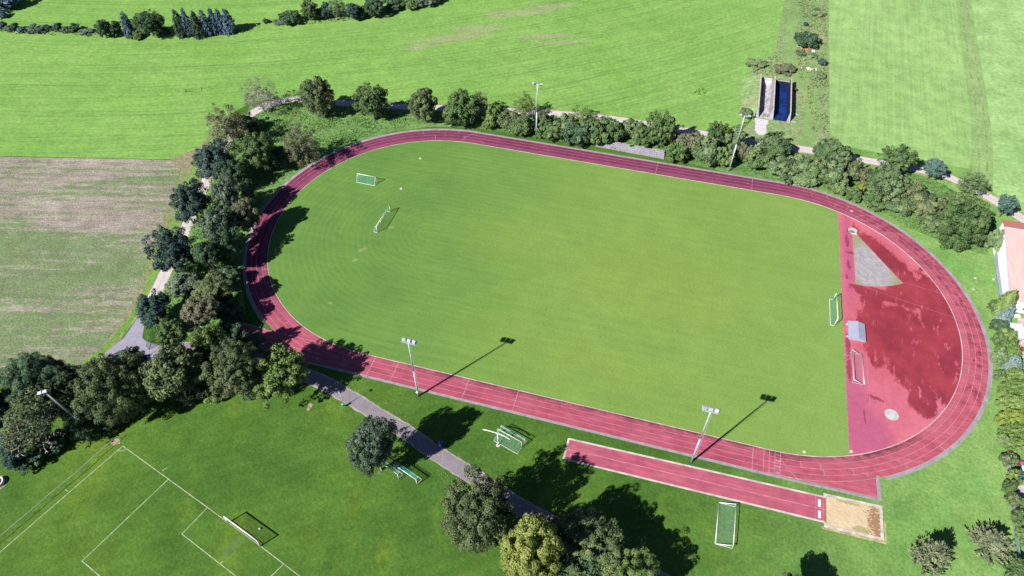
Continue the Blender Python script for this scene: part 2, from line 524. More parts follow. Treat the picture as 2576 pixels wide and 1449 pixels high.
o = lit.build("fallen_leaves", simple("dry_leaf", (.22, .17, .06), .9, .45, 4)); tag(o, "dry leaves scattered along the footpath", None, None, 'stuff')

# ------------------------------------------------------------------ infield
def infield_extra(m, c):
    d, x, y = stad_d(m)
    left = m.math('MULTIPLY', m.ramp(x, -40, 0, 1.0, 0.0), m.ramp(m.noise(0.1, 3, vec=m.map((4, 4, 0))), .3, .6, .45, 1.0))
    nz = m.noise(0.15, 3, vec=m.pos)
    wv = m.math('SINE', m.math('ADD', m.math('MULTIPLY', d, 4.3), m.math('MULTIPLY', nz, 9.0)))
    s1 = m.ramp(wv, -1, 1)
    amp = m.mix(m.math('MULTIPLY', left, 1.0), (0.5, 0.5, 0.5), m.mix(s1, (0.474,) * 3, (0.526,) * 3))
    c = m.mix(m.ramp(x, -52, 5, 1.0, 0.0), c, m.mix(m.ramp(m.noise(0.06, 3), .35, .65), (0.074, 0.152, 0.034), (0.088, 0.172, 0.036)))
    c = m.mix(1.0, c, m.mix(0.78, (1, 1, 1), m.mix(1.0, amp, (2, 2, 2), 'MULTIPLY')), 'MULTIPLY')
    # faint straight mower lanes elsewhere
    w2 = m.math('SINE', m.math('MULTIPLY', m.math('ADD', y, m.math('MULTIPLY', nz, 1.2)), 2.4))
    c = m.mix(1.0, c, m.mix(m.ramp(w2, -1, 1), (0.985, 0.987, 0.985), (1.015, 1.013, 1.013)), 'MULTIPLY')
    w3 = m.noise(1.0, 3, 0.6, vec=m.map((0, 0, 0), 0, (30, 1.2, 1)))
    c = m.mix(1.0, c, m.mix(m.ramp(w3, .35, .65), (0.965, 0.97, 0.96), (1.035, 1.03, 1.03)), 'MULTIPLY')
    ylw = m.blobs([(*G(1640, 700)[:2], 24, 13, 0), (*G(1450, 900)[:2], 22, 6, -8), (*G(1300, 610)[:2], 12, 8, 0)], 1.6, m.noise(0.12, 4), 1.4)
    c = m.mix(m.math('MULTIPLY', ylw, 0.3), c, (0.155, 0.208, 0.044))
    worn = m.blobs([(*G(830, 762)[:2], 0.5, 0.35, 10), (*G(893, 655)[:2], 0.7, 0.4, 40), (*G(985, 572)[:2], .8, 0.4, 30), (*G(912, 628)[:2], 1.1, 0.5, 45)], 0.8, m.noise(1.5, 3), 1.0)
    c = m.mix(m.math('MULTIPLY', worn, 0.45), c, (0.24, 0.225, 0.13))
    rt = m.ramp(x, 25, 60)
    return m.mix(m.math('MULTIPLY', rt, 0.5), c, (0.138, 0.228, 0.06))


M_IN = grassmat("pitch_grass", (0.116, 0.198, 0.042), (0.129, 0.209, 0.046), fine=2.0, fa=0.11, extra=infield_extra, big=0.05, ma=0.045, ba=0.3)
ac = math.acos((DX - LS) / R0)
arcU = [(LS + R0 * math.cos(a), R0 * math.sin(a)) for a in np.linspace(ac, math.pi / 2, 24)]
arcL = [(-LS + R0 * math.cos(a), R0 * math.sin(a)) for a in np.linspace(math.pi / 2, 1.5 * math.pi, 72)]
arcD = [(LS + R0 * math.cos(a), R0 * math.sin(a)) for a in np.linspace(-math.pi / 2, -ac, 24)]
struct(MB().poly([(x, y, 0.012) for x, y in arcU + arcL + arcD]), "lawn_infield", M_IN)

# ------------------------------------------------------------------ running track
def track_mat(name, dry=(0.262, 0.051, 0.083), damp_sheen=(0.118, 0.021, 0.06), wet=(0.13, 0.0135, 0.033), mode="ring"):
    m = NT(name, 0.8, 0.25)
    d, x, y = stad_d(m)
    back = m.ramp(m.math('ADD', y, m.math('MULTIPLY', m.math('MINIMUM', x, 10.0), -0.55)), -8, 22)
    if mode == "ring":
        c = m.mix(back, dry, damp_sheen)  # far side: sky reflection on damp rubber painted in as darker purple
    else:
        c = m.mix(m.ramp(m.noise(0.1, 3), .35, .65), (0.29, 0.063, 0.10), (0.265, 0.058, 0.095))
    rt = m.ramp(x, 35, 70)
    c = m.mix(m.math('MULTIPLY', rt, 0.65), c, (0.32, 0.07, 0.10))
    pat = m.noise(0.55, 5, 0.65)
    c = m.mix(1.0, c, m.mix(m.ramp(pat, .3, .7), (0.85, 0.84, 0.86), (1.12, 1.12, 1.1)), 'MULTIPLY')
    if mode == "ring":
        inner = m.ramp(d, 0.5, 1.6, 1.0, 0.0)
        bottom = m.math('MULTIPLY', m.ramp(y, -30, -25, 1.0, 0.0), m.ramp(x, -42, -22))
        k = m.ramp(m.noise(0.5, 5, 0.7, vec=m.map((5, 0, 0), 0, (1.8, 1, 1))), 0.38, 0.54)
        c = m.mix(m.math('MULTIPLY', m.math('MULTIPLY', inner, k), m.math('MULTIPLY', bottom, 0.92)), c, (0.085, 0.013, 0.03))
        bend = m.math('MULTIPLY', m.ramp(x, 38, 46), m.ramp(d, 0.9, 1.9))
        k2 = m.ramp(m.noise(0.55, 5, 0.7, vec=m.map((1, 2, 0))), 0.50, 0.57)
        yy = m.math('MULTIPLY', m.ramp(y, -22, -12), m.ramp(y, 46, 30))
        c = m.mix(m.math('MULTIPLY', m.math('MULTIPLY', bend, k2), m.math('MULTIPLY', yy, 0.85)), c, (0.135, 0.02, 0.04))
        sp = m.ramp(m.noise(0.6, 4, 0.6, vec=m.map((7, 3, 0))), 0.66, 0.72)
        c = m.mix(m.math('MULTIPLY', sp, m.math('MULTIPLY', m.ramp(y, -20, -30), 0.55)), c, (0.12, 0.018, 0.035))
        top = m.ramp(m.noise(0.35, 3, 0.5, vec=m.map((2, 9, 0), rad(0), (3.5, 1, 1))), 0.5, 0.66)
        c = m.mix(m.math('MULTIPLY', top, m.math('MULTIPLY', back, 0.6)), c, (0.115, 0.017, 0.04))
    # scuffed, sun-bleached and dirty places; joints between the laid sheets
    big = m.noise(0.16, 4, 0.6, vec=m.map((12, 5, 0)))
    c = m.mix(m.math('MULTIPLY', m.math('MULTIPLY', m.ramp(big, .42, .68), .45), m.math('SUBTRACT', 1.0, m.math('MULTIPLY', back, .8))), c, mul((0.30, 0.085, 0.115), 1))
    c = m.mix(m.math('MULTIPLY', m.ramp(m.noise(0.11, 5, 0.7, vec=m.map((3, 15, 0))), .52, .7), .4), c, (0.165, 0.026, 0.045))
    jt = m.noise(1.0, 2, 0.5, vec=m.map((6, 1, 0), 0, (5, .6, 1)))
    c = m.mix(1.0, c, m.mix(m.ramp(jt, .4, .6), (0.9, .9, .9), (1.08, 1.08, 1.08)), 'MULTIPLY')
    if mode == "ring":
        dirt = m.math('MULTIPLY', m.ramp(d, LANE * 4 - .7, LANE * 4), m.ramp(m.noise(0.9, 5, .7), .45, .65))
        c = m.mix(m.math('MULTIPLY', dirt, .45), c, (0.15, 0.09, 0.07))
        scuff = m.math('MULTIPLY', m.ramp(d, .2, .55), m.ramp(d, .75, 1.1, 1.0, 0.0))
        c = m.mix(m.math('MULTIPLY', scuff, .22), c, (0.33, .12, .14))
    m.color(c).bump(m.noise(6, 2), 0.25, 0.02)
    return m


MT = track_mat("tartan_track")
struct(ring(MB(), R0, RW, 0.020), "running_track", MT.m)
M_RUN = track_mat("tartan_runway", mode="plain").m
struct(MB().poly([(LS - 2, -42.45, 0.016), (59.75, -42.3, 0.016), (59.75, -38.2, 0.016), (LS - 2, -38.2, 0.016)]), "track_run_out", M_RUN)
struct(MB().poly([(-71.3, -41.3, 0.016), (-71.0, -37.35, 0.016), (-LS - 1, -37.6, 0.016), (-LS - 1, -42.5, 0.016), (-69, -42.4, 0.016)]), "track_start_chute", M_RUN)

def apron_extra(m):
    d, x, y = stad_d(m)
    c = m.mix(m.ramp(m.noise(0.09, 3), .35, .65), (0.385, 0.1, 0.135), (0.345, 0.082, 0.125))
    c = m.mix(m.blobs([(57, -26, 3, 12, 0), (60, -29, 3, 6, 20), (57.2, 20, 1.2, 16, 0)], 1.2, m.noise(0.25, 4), 1.2), c, (0.29, 0.066, 0.125))
    nz = m.noise(0.5, 7, 0.74, vec=m.map((0, 0, 0), 0, (1, 1.7, 1)))
    k = m.blobs([(66.5, -2.5, 8.3, 8.5, 0), (69.5, -11, 5.5, 7.5, 15), (66.5, 19, 13, 2.9, -55), (75.2, 3, 4.2, 15, 4), (73.5, -12, 4, 8, 20), (69.5, -19, 2.6, 3.6, 0), (61.5, 5, 2.3, 4, 0), (61.5, -9, 1.6, 4, 0), (63, 8.6, 6, 1.8, -6), (70, 11, 6, 5, -50)], 0.22, nz, 1.7)
    dryp = m.ramp(m.noise(0.42, 6, 0.75, vec=m.map((4, 6, 0), rad(84), (2.6, .7, 1))), 0.585, 0.63)
    k = m.math('MULTIPLY', k, m.math('SUBTRACT', 1.0, dryp))
    wetc = m.mix(m.ramp(m.noise(0.15, 4, vec=m.map((2, 2, 0))), .35, .65), (0.150, 0.0125, 0.026), (0.215, 0.0225, 0.035))
    c = m.mix(m.math('MULTIPLY', k, 0.93), m.mix(m.blobs([(66.5, -2, 10, 13, 0), (67, 18, 13, 4.5, -55)], .6, nz, 1.2), c, mul((0.33, 0.066, 0.085), 1)), wetc)
    sp = m.blobs([(57.0, 24.6, .45, 2.2, 4), (57.6, 20.6, .95, .5, -8), (57.1, 16.4, .35, 1.8, 3), (57.7, 9.8, .9, .5, -20), (56.5, 12.3, .3, .9, 0), (56, -8, .5, 3, 0), (56, -14.5, .5, 3, 0), (60.6, -20.4, 1.4, .42, -14), (58.4, -25.5, .14, 1.9, 2), (63, -33.5, 1, .4, 20), (57.5, 28.6, .5, .6, 0)], 0.15, m.noise(1.6, 5, .75), 3.0)
    c = m.mix(m.math('MULTIPLY', sp, 0.8), c, (0.17, 0.02, 0.04))
    c = m.mix(1.0, c, m.mix(m.ramp(m.noise(0.8, 5, .7), .3, .7), (0.91,) * 3, (1.07,) * 3), 'MULTIPLY')
    return c


ma = NT("tartan_apron", 0.75, 0.3)
ma.color(apron_extra(ma)).bump(ma.noise(6, 2), 0.2, 0.02)
arcR = [(LS + R0 * math.cos(a), R0 * math.sin(a)) for a in np.linspace(-ac, ac, 60)]
struct(MB().poly([(x, y, 0.016) for x, y in arcR]), "track_apron", ma.m)

# lines
M_LINE = simple("line_paint", (0.36, 0.175, 0.225), 0.8, 0.25, 0.6)
mb = MB()
for k in (1, 2, 3): ring(mb, R0 + k * LANE - 0.033, R0 + k * LANE + 0.033, 0.026)
ring(mb, RW - 0.07, RW, 0.026)
for k in (1, 2, 3, 4):               # lane lines run on into the chute and the run-out
    y = -(R0 + k * LANE)
    if k > 1: strip(mb, [(-70.5, y), (-LS - 2, y)], 0.08, 0.026)
strip(mb, [(LS, -42.4), (59.7, -42.25)], 0.08, 0.0262)
strip(mb, [(59.7, -42.25), (59.7, -38.4)], 0.08, 0.0265)
strip(mb, [(-71.0, -37.4), (-LS - 8, -37.55)], 0.08, 0.0262)
struct(mb, "track_lane_lines", M_LINE)
mb = MB()
for x in (38.1, 40.06, 41.07, 42.05, 43.02, -38.1, -32.96, -17.67, -7.33): strip(mb, [(x, -R0 - 0.05), (x, -RW + 0.1)], 0.09, 0.030)
for x in (9.26, 34.09): strip(mb, [(x, R0 + 0.05), (x, RW - 0.1)], 0.09, 0.030)
strip(mb, [(43.0, -R0 - 1.2), (44.4, -R0 - 3.0), (46.2, -RW + 0.15)], 0.07, 0.031)
mb2 = MB()
rnd = random.Random(5)
def tick(mbx, a, lane, right, wd=0.08):
    """short radial mark across one lane of a bend"""
    c = LS if right else -LS
    r1 = R0 + (lane - 1) * LANE; r2 = r1 + LANE
    strip(mbx, [(c + r1 * math.cos(a), r1 * math.sin(a)), (c + r2 * math.cos(a), r2 * math.sin(a))], wd, 0.0305)
for i, (a0, lane) in enumerate([(-82, 2), (-76.5, 3), (-77, 2), (-69, 3), (-66, 4), (-56, 3), (-55, 4), (-43, 4), (62, 4), (66, 3), (58, 2), (70, 2), (74, 4), (79, 3), (50, 1), (46, 2), (40, 1), (82, 4)]):
    tick(mb, rad(a0), lane, True)
for a0, lane in [(98, 4), (103, 3), (107, 2), (95, 2), (112, 4), (214, 1), (217, 2), (220, 3), (223, 4), (241, 2), (256, 3)]:
    tick(mb2 if a0 > 200 and a0 < 230 else mb, rad(a0), lane, False)
for a0 in (96, 62):                   # full curved change-over marks
    c = -LS if a0 > 90 else LS
    strip(mb, [(c + (R0 + q * LANE) * math.cos(rad(a0) - 0.006 * q * q), (R0 + q * LANE) * math.sin(rad(a0) - 0.006 * q * q)) for q in (0, 1, 2, 3, 4)], 0.08, 0.0312)
struct(mb, "track_marking", M_LINE)
struct(mb2, "track_marking_yellow", simple("yellow_line_paint", (0.42, 0.25, 0.10), 0.8))
mb = MB()
strip(mb, [G(2118, 700), G(2240, 745), G(2402, 800)], 0.05, 0.022)
strip(mb, [G(2120, 672), G(2240, 700), G(2388, 745)], 0.05, 0.022)
strip(mb, [(59.6, -22), (59.5, -9)], 0.05, 0.022)
struct(mb, "apron_lines", simple("faint_line_paint", (0.36, 0.16, 0.2), 0.8))
def digit(ch, x, y, size=1.05):
    cu = bpy.data.curves.new("lane_number", 'FONT')
    cu.body = ch; cu.size = size; cu.align_x = 'CENTER'; cu.align_y = 'CENTER'
    cu.offset = 0.012
    cu.materials.append(M_LINE)
    o = bpy.data.objects.new("lane_number_marking", cu)
    COL.objects.link(o)
    o.location = (x, y, 0.032); o.rotation_euler = (0, 0, -math.pi / 2)
    tag(o, None, None, None, 'structure')
for i in range(4): digit(str(i + 1), 42.55, -(R0 + (i + .5) * LANE))

# kerbs: pale inner kerb, grey slab edging outside
M_KERB = simple("kerb_concrete", (0.36, 0.33, 0.31), 0.85, 0.25, 0.4)
M_EDGE = simple("edging_concrete", (0.205, 0.19, 0.205), 0.9, 0.2, 0.7)
struct(ring(MB(), R0 - 0.13, R0, 0.055, 0.055), "kerb_inner", M_KERB)
mb = MB()
def arc_band(mb, c, r1, r2, a1, a2, z):
    A = np.linspace(rad(a1), rad(a2), 60)
    vs = [(c + r * math.cos(a), r * math.sin(a), z) for a in A for r in (r1, r2)]
    mb.add(vs, [(2 * i, 2 * i + 1, 2 * i + 3, 2 * i + 2) for i in range(59)])
arc_band(mb, LS, RW, RW + 0.72, -62, 90, 0.024)
mb.add([(LS, RW, .024), (LS, RW + .6, .024), (-LS, RW + .6, .024), (-LS, RW, .024)], [(0, 1, 2, 3)])
arc_band(mb, -LS, RW, RW + 0.8, 90, 236, 0.024)
strip(mb, [(-52, -42.85), (LS, -42.9), (60, -42.6)], 0.5, 0.0245)
strip(mb, [(60.05, -42.7), (60.05, -37.8)], 0.6, 0.025)
strip(mb, [(-71.3, -37.2), (-64, -37.25)], 0.25, 0.0245)
struct(mb, "kerb_edging", M_EDGE)
struct(strip(MB(), [(DX, -R0 + 3.1), (DX, R0 - 3.1)], 0.14, 0.026), "kerb_strip", simple("kerb_dull", (0.2, 0.16, 0.13), 0.9, 0.3))

# ------------------------------------------------------------------ throwing circles and sector
mg = NT("weathered_grit", 0.95, 0.1)
kk = mg.noise(0.8, 6, 0.75, dist=1.2)
cc = mg.mix(mg.ramp(kk, .3, .7), (0.19, 0.18, 0.195), (0.29, 0.275, 0.29))
edge = mg.blobs([(62.0, 16.5, 4.4, 7.6, 8)], 0.5, mg.noise(0.5, 5), 0.9)
cc = mg.mix(edge, (0.20, 0.195, 0.115), cc)
mg.color(cc).bump(kk, 0.5, 0.05)
ap = np.array([58.85, 28.2]); pL = np.array([58.45, 10.4]); pR = np.array([68.5, 13.5])
rad1 = np.linalg.norm(pL - ap)
aL = math.atan2(*(pL - ap)[::-1]); aR = math.atan2(*(pR - ap)[::-1])
sec = [(58.45, 27.3), (59.35, 27.5)] + [tuple(ap + (rad1 * (1 - t) + np.linalg.norm(pR - ap) * t) * np.array([math.cos(aR + (aL - aR) * (1 - t)), math.sin(aR + (aL - aR) * (1 - t))])) for t in np.linspace(1, 0, 16)]
struct(MB().poly([(x, y, 0.024) for x, y in sec]), "shot_put_sector_ground", mg.m)
M_CONC = simple("circle_concrete", (0.33, 0.34, 0.33), 0.85, 0.2, 0.9)
mb = MB(); strip(mb, [(58.4, 27.4), (58.4, 10.4)], 0.12, 0.0265); strip(mb, [(59.4, 27.5), (68.6, 13.5)], 0.12, 0.0265)
struct(mb, "kerb_sector", simple("sector_edge", (0.27, 0.2, 0.16), 0.9, 0.3))
sc_ = (58.45, 28.75)
m = NT("stained_concrete", 0.85, 0.2)
m.color(m.mix(m.blobs([(58.25, 28.35, .75, .45, -20)], .5, m.noise(1.2, 4), .5), m.mix(m.ramp(m.noise(1, 4), .3, .7), (0.30, 0.31, 0.29), (0.37, 0.37, 0.36)), (0.13, 0.12, 0.105)))
struct(MB().disc(sc_, 1.07, 0.026, h=0.02), "throwing_circle_floor", m.m)
struct(MB().disc((63.41, -23.6), 1.28, 0.026, h=0.02), "discus_circle_floor", M_CONC)
struct(MB().box((58.75, 27.55, .09), (1.3, 0.14, 0.12), (0, 0, .12)), "kerb_stop_board", simple("white_board", (0.6, 0.6, 0.58), .6))
mb = MB()
for s in (-1, 1): strip(mb, [(63.41 + s * .75, -23.6 + s * 1.25), (63.41 + s * 1.1, -23.6 + s * 1.85)], .06, 0.022)
struct(mb, "circle_marks", M_LINE)

# ------------------------------------------------------------------ long jump
struct(MB().poly([(4.8, -45.73, .014), (4.8, -49.7, .014), (50.85, -49.2, .014), (50.85, -44.8, .014)]), "jump_runway", M_RUN)
mb = MB()
strip(mb, [(4.7, -45.55), (50.9, -44.62)], .36, .013); strip(mb, [(4.7, -49.88), (50.9, -49.38)], .36, .013); strip(mb, [(4.62, -45.4), (4.62, -50.0)], .36, .0128)
struct(mb, "kerb_runway", M_KERB)
mb = MB()
strip(mb, [(4.9, -47.7), (50.8, -47.05)], .1, .019); strip(mb, [(49.2, -44.9), (49.2, -49.2)], .06, .02); strip(mb, [(50.4, -44.9), (50.4, -49.2)], .05, .02)
struct(mb, "runway_lines", M_LINE)
digit("1", 5.9, -46.7, .95); digit("2", 5.9, -48.7, .95)
for y in (-46.05, -48.2):
    struct(MB().box((49.8, y, .03), (.42, 1.35, .03)), "take_off_board_marking", simple("board_white", (0.62, 0.63, 0.6), .7))
    struct(MB().box((49.8, y, .048), (.18, .75, .01)), "board_plate_marking", simple("board_grey", (0.4, 0.38, 0.38), .7))
ms = NT("pit_sand", 0.95, 0.1)
cs = ms.mix(ms.ramp(ms.noise(0.5, 5, .7), .35, .65), (0.43, 0.345, 0.225), (0.385, 0.30, 0.19))
cs = ms.mix(ms.blobs([(59.0, -46.8, 1.1, 2.8, 0), (59.3, -49.2, .6, .9, 0)], .25, ms.noise(2.6, 3, .6), 5.0), cs, (0.22, 0.13, 0.075))
cs = ms.mix(ms.math('MULTIPLY', ms.blobs([(56.6, -49.1, 1.4, .6, 5), (54.8, -44.6, 2, .3, 0)], .8, ms.noise(1.2, 5, .7), 1.6), .7), cs, (0.19, 0.19, 0.07))
ms.color(cs).bump(ms.noise(1.6, 4, .7), 1.0, 0.12)
struct(MB().poly([(50.95, -44.4, .02), (50.95, -49.9, .02), (59.7, -49.6, .02), (59.85, -44.1, .02)]), "sand_pit_sand", ms.m)
mb = MB()
strip(mb, [(50.5, -44.15), (60.4, -43.85)], .5, .07); strip(mb, [(50.5, -50.12), (60.3, -49.85)], .5, .07)
strip(mb, [(60.1, -43.7), (59.95, -50.0)], .5, .0705); strip(mb, [(50.72, -44.0), (50.72, -44.75)], .45, .0705); strip(mb, [(50.72, -49.3), (50.72, -50.2)], .45, .0705)
struct(mb, "kerb_sand_pit", simple("pit_edge_stone", (0.36, 0.335, 0.30), .9, .25, .8))
mb = MB(); strip(mb, [(50.2, -50.5), (56, -50.45), (60.6, -50.35)], .5, .011); strip(mb, [(60.5, -50.4), (60.6, -46.5)], .3, .0111)
struct(mb, "sand_spill", simple("spilt_sand", (0.27, 0.24, 0.12), .95, .3, 1.2))

# ------------------------------------------------------------------ markings of the near pitch
MP = simple("faded_pitch_paint", (0.26, 0.30, 0.20), .95, .3, 1.0)
z = .012
mb = MB()
goalL, goalR = np.array([-48.4, -77.5]), np.array([-40.98, -79.65])
corner = G(309, 1122)[:2]
strip(mb, [corner, goalL], .14, z); strip(mb, [goalR, G(760, 1454)[:2], G(900, 1560)[:2]], .14, z)
strip(mb, [goalL, goalR], .10, z)
strip(mb, [corner, G(0, 1389)[:2], G(-200, 1560)[:2]], .14, z + .0004)
strip(mb, [G(423, 1206)[:2], G(206, 1412)[:2], ], .13, z + .0008); strip(mb, [G(206, 1411)[:2], G(310, 1500)[:2]], .13, z + .0012)
strip(mb, [G(521, 1278)[:2], G(457, 1344)[:2]], .13, z + .0008); strip(mb, [G(457, 1343)[:2], G(640, 1486)[:2]], .13, z + .0012)
strip(mb, [G(714, 1419)[:2], G(640, 1490)[:2]], .13, z + .0008)
strip(mb, [G(408, 1185)[:2], G(420, 1176)[:2]], .12, z); strip(mb, [G(164, 1232)[:2], G(171, 1236)[:2]], .12, z); strip(mb, [G(554, 1418)[:2], G(561, 1412)[:2]], .12, z)
d1 = (goalL - corner); d1 /= np.linalg.norm(d1); d2 = np.array([d1[1], -d1[0]])
strip(mb, [tuple(corner + 1.05 * (d1 * math.cos(a) + d2 * math.sin(a))) for a in np.linspace(0, math.pi / 2, 9)], .1, z + .0016)
struct(mb, "pitch_marking", MP)
# worn goal mouth
mw = NT("worn_turf", 0.95, 0.1)
mw.color(mw.mix(mw.ramp(mw.noise(.9, 5, .7), .35, .65), (0.075, 0.14, 0.03), (0.06, 0.10, 0.04)))
struct(MB().poly(gp([(600, 1345), (617, 1358), (572, 1402), (556, 1390)], .006)), "worn_grass", mw.m)
mb = MB()
rnd = random.Random(11)
for u, v, r in ((780, 1020, .55), (776, 1028, .4), (1400, 1600, .4), (1590, 1190, .3), (290, 1112, .9)):
    c = G(u, v)
    mb.poly([(c[0] + r * rnd.uniform(.6, 1.2) * math.cos(a), c[1] + r * rnd.uniform(.6, 1.2) * math.sin(a), .009) for a in np.linspace(0, 6.28, 11)[:-1]])
struct(mb, "bare_earth", simple("bare_soil", (0.25, 0.19, 0.13), .95, .3, 2))
# pale drain covers in the turf
mb = MB()
for u, v in ((2142, 531), (2141, 1136), (2023, 1137), (2520, 663), (2499, 703), (2453, 700), (2448, 728)):
    c = G(u, v); mb.box((c[0], c[1], .03), (.55, .5, .04), (0, 0, .3))
struct(mb, "drain_cover_slabs_ground", simple("pale_slab", (0.38, 0.37, 0.33), .9, .2, 3))
# ================================================================== objects
K = 2576 / 3623
def W(u, v, z=0.0):                      # survey grid point at full resolution
    p = G(u * K, v * K, z); return (float(p[0]), float(p[1]), z)

M_WHITE = simple("white_paint", (0.62, 0.62, 0.63), 0.45, 0.06)
M_OLDW = simple("worn_white_paint", (0.50, 0.51, 0.53), 0.6, 0.15)
M_ALU = simple("aluminium", (0.42, 0.45, 0.47), 0.4, 0.12, 2, 0.35)
M_GALV = simple("galvanised_steel", (0.36, 0.40, 0.45), 0.45, 0.12, 1.2, 0.3)
M_NETG = simple("green_net_cord", (0.05, 0.30, 0.24), 0.8, 0.15)
M_NETD = simple("dull_net_cord", (0.17, 0.33, 0.29), 0.8, 0.15)
M_NETK = simple("dark_net_cord", (0.035, 0.07, 0.04), 0.8, 0.15)
M_NETW = simple("pale_net_cord", (0.40, 0.44, 0.42), 0.8, 0.15)
M_DARK = simple("dark_metal", (0.03, 0.03, 0.035), 0.5)
M_GLASS = simple("lamp_glass", (0.5, 0.53, 0.6), 0.15, 0.05, spec=0.6)


def goal(label, b1, b2, H, db, dt, net, frame, r=0.065, cell=0.17, wd=0.02, group="football goals", front_bar=False, net_hang=0.0, gm=None):
    """free-standing goal; local +y is the net side (left of b1 -> b2)"""
    b1 = Vector((b1[0], b1[1], 0)); b2 = Vector((b2[0], b2[1], 0))
    c = (b1 + b2) / 2; d = b2 - b1; L = d.length / 2
    t = thing("football_goal", label, "goal", c, math.atan2(d.y, d.x), group)
    MB().cyl((-L - r, 0, H), (L + r, 0, H), r, n=10).build("crossbar", frame, t, True)
    for s in (-1, 1): MB().cyl((s * L, 0, 0), (s * L, 0, H), r, n=10).build("post", frame, t, True)
    g = MB(); q = r * .55
    g.path([(-L, 0, q), (-L, db, q), (L, db, q), (L, 0, q)], q)
    if front_bar: g.cyl((-L, 0, q), (L, 0, q), q)
    g.build("ground_frame", gm or frame, t)
    if dt > .05:
        for s in (-1, 1): MB().path([(s * L, 0, H - .05), (s * L, dt, H - .05), (s * L, db, q)], q * .8).build("net_support", frame, t)
    n = MB()
    n.net([(-L, dt, H - .08), (L, dt, H - .08), (L, db, .05), (-L, db, .05)], cell, wd, net_hang)
    if dt > .05: n.net([(-L, 0, H), (L, 0, H), (L, dt, H - .08), (-L, dt, H - .08)], cell, wd, net_hang)
    for s in (-1, 1): n.net([(s * L, 0.0, H - .05), (s * L, max(dt, .05), H - .08), (s * L, db, .05), (s * L, 0.0, .05)], cell, wd)
    n.build("net", net, t)
    return t


# youth goals on the left end of the infield
goal("white youth goal with green net facing away at the far left of the infield", (-60.5, 14.4), (-65.7, 14.5), 2.0, 1.15, 0.35, M_NETG, M_WHITE)
goal("white youth goal standing askew on the infield with a ball in its green net", (-52.78, -2.98), (-52.63, 4.85), 2.1, 0.95, 0.25, M_NETG, M_WHITE)
goal("white full-width goal with green net at the edge of the red apron", (53.32, 4.15), (53.33, -3.5), 2.35, -0.75, -0.25, M_NETG, M_WHITE, r=.08)
goal("large white goal on the marked pitch in the lower left corner", goalR, goalL, 2.5, -0.5, 0.0, M_NETK, M_WHITE, r=.1, cell=.16, wd=.02, gm=M_DARK)
goal("white goal beside the header training pole, net sloping towards the footpath", (-3.45, -49.75), (-8.45, -48.3), 2.05, 1.55, 0.0, M_NETD, M_OLDW, r=.065, cell=.18, wd=.012)
goal("second white goal nested right behind the goal by the header training pole", (-8.1, -47.5), (-3.1, -48.95), 2.0, 0.75, 0.35, M_NETG, M_OLDW, r=.04, cell=.18, wd=.02)
goal("white goal with bright green net half under the round grey-green tree", (-24.6, -60.3), (-19.54, -62.0), 2.0, 1.25, 0.75, M_NETG, M_WHITE, cell=.14, wd=.03)
goal("green-netted goal mostly hidden under the round grey-green tree", (-28.0, -60.2), (-23.1, -61.9), 1.85, 1.15, 0.7, M_NETG, M_OLDW, cell=.14, wd=.03)


def tipped(label, x0, x1, ya, yb, H, frame, net, low_left=True, wd=.03, cell=.15):
    """full-size goal tipped over: low bar on the ground, other long side raised"""
    t = thing("tipped_goal", label, "goal", ((x0 + x1) / 2, (ya + yb) / 2, 0), 0, "football goals")
    a = (x0 - x1) / 2; b = (x1 - x0) / 2; L = (yb - ya) / 2; r = .075
    if not low_left: a, b = b, a
    MB().cyl((a, -L, r), (a, L, r), r, n=10).build("crossbar", frame, t, True)
    for s in (-1, 1): MB().cyl((a, s * L, r), (b, s * L, H), r, n=10).build("post", frame, t, True)
    MB().cyl((b, -L, H), (b, L, H), r * .8, n=8).build("rear_bar", frame, t, True)
    for s in (-1, 1): MB().path([(a, s * L, r * .6), (b, s * L, r * .6), (b, s * L, H)], r * .55).build("side_frame", frame, t)
    n = MB().net([(a, -L, r), (a, L, r), (b, L, H), (b, -L, H)], cell, wd, .35)
    n.build("net", net, t)
    return t


tipped("white goal tipped over on the grass below the jump runway", 32.85, 35.6, -58.35, -50.75, 1.05, M_OLDW, M_NETD, True, wd=.012, cell=.17)
tipped("bare aluminium goal tipped over on the red apron below the grey shelter", 56.4, 58.7, -17.75, -10.1, 1.0, M_ALU, M_NETW, False, wd=.012, cell=.25)

# header training pole: bent arm on a post
t = thing("header_training_pole", "white pole with a long bent cross arm standing in front of two goals", "training pole", (-7.82, -50.5, 0))
MB().cyl((0, 0, 0), (-.05, 0.1, 4.15), .075, .06, 10).build("pole", M_WHITE, t, True)
MB().path([(-2.9, .25, 4.0), (-1.9, .2, 4.2), (0, .1, 4.2), (1.2, 0, 4.05), (2.35, -.2, 3.7)], .075).build("cross_arm", M_WHITE, t)
MB().disc((0, 0), .38, 0.0, 16, .10).build("base", simple("base_concrete", (.4, .36, .33), .9), t)
for z in (1.2, 2.6): MB().box((0.09, 0, z), (.14, .14, .18)).build("winch", M_WHITE, t)

# ------------------------------------------------------------------ floodlights
M_HEAD = simple("lamp_housing_grey", (0.27, 0.29, 0.33), .5, .15, 3, .1)


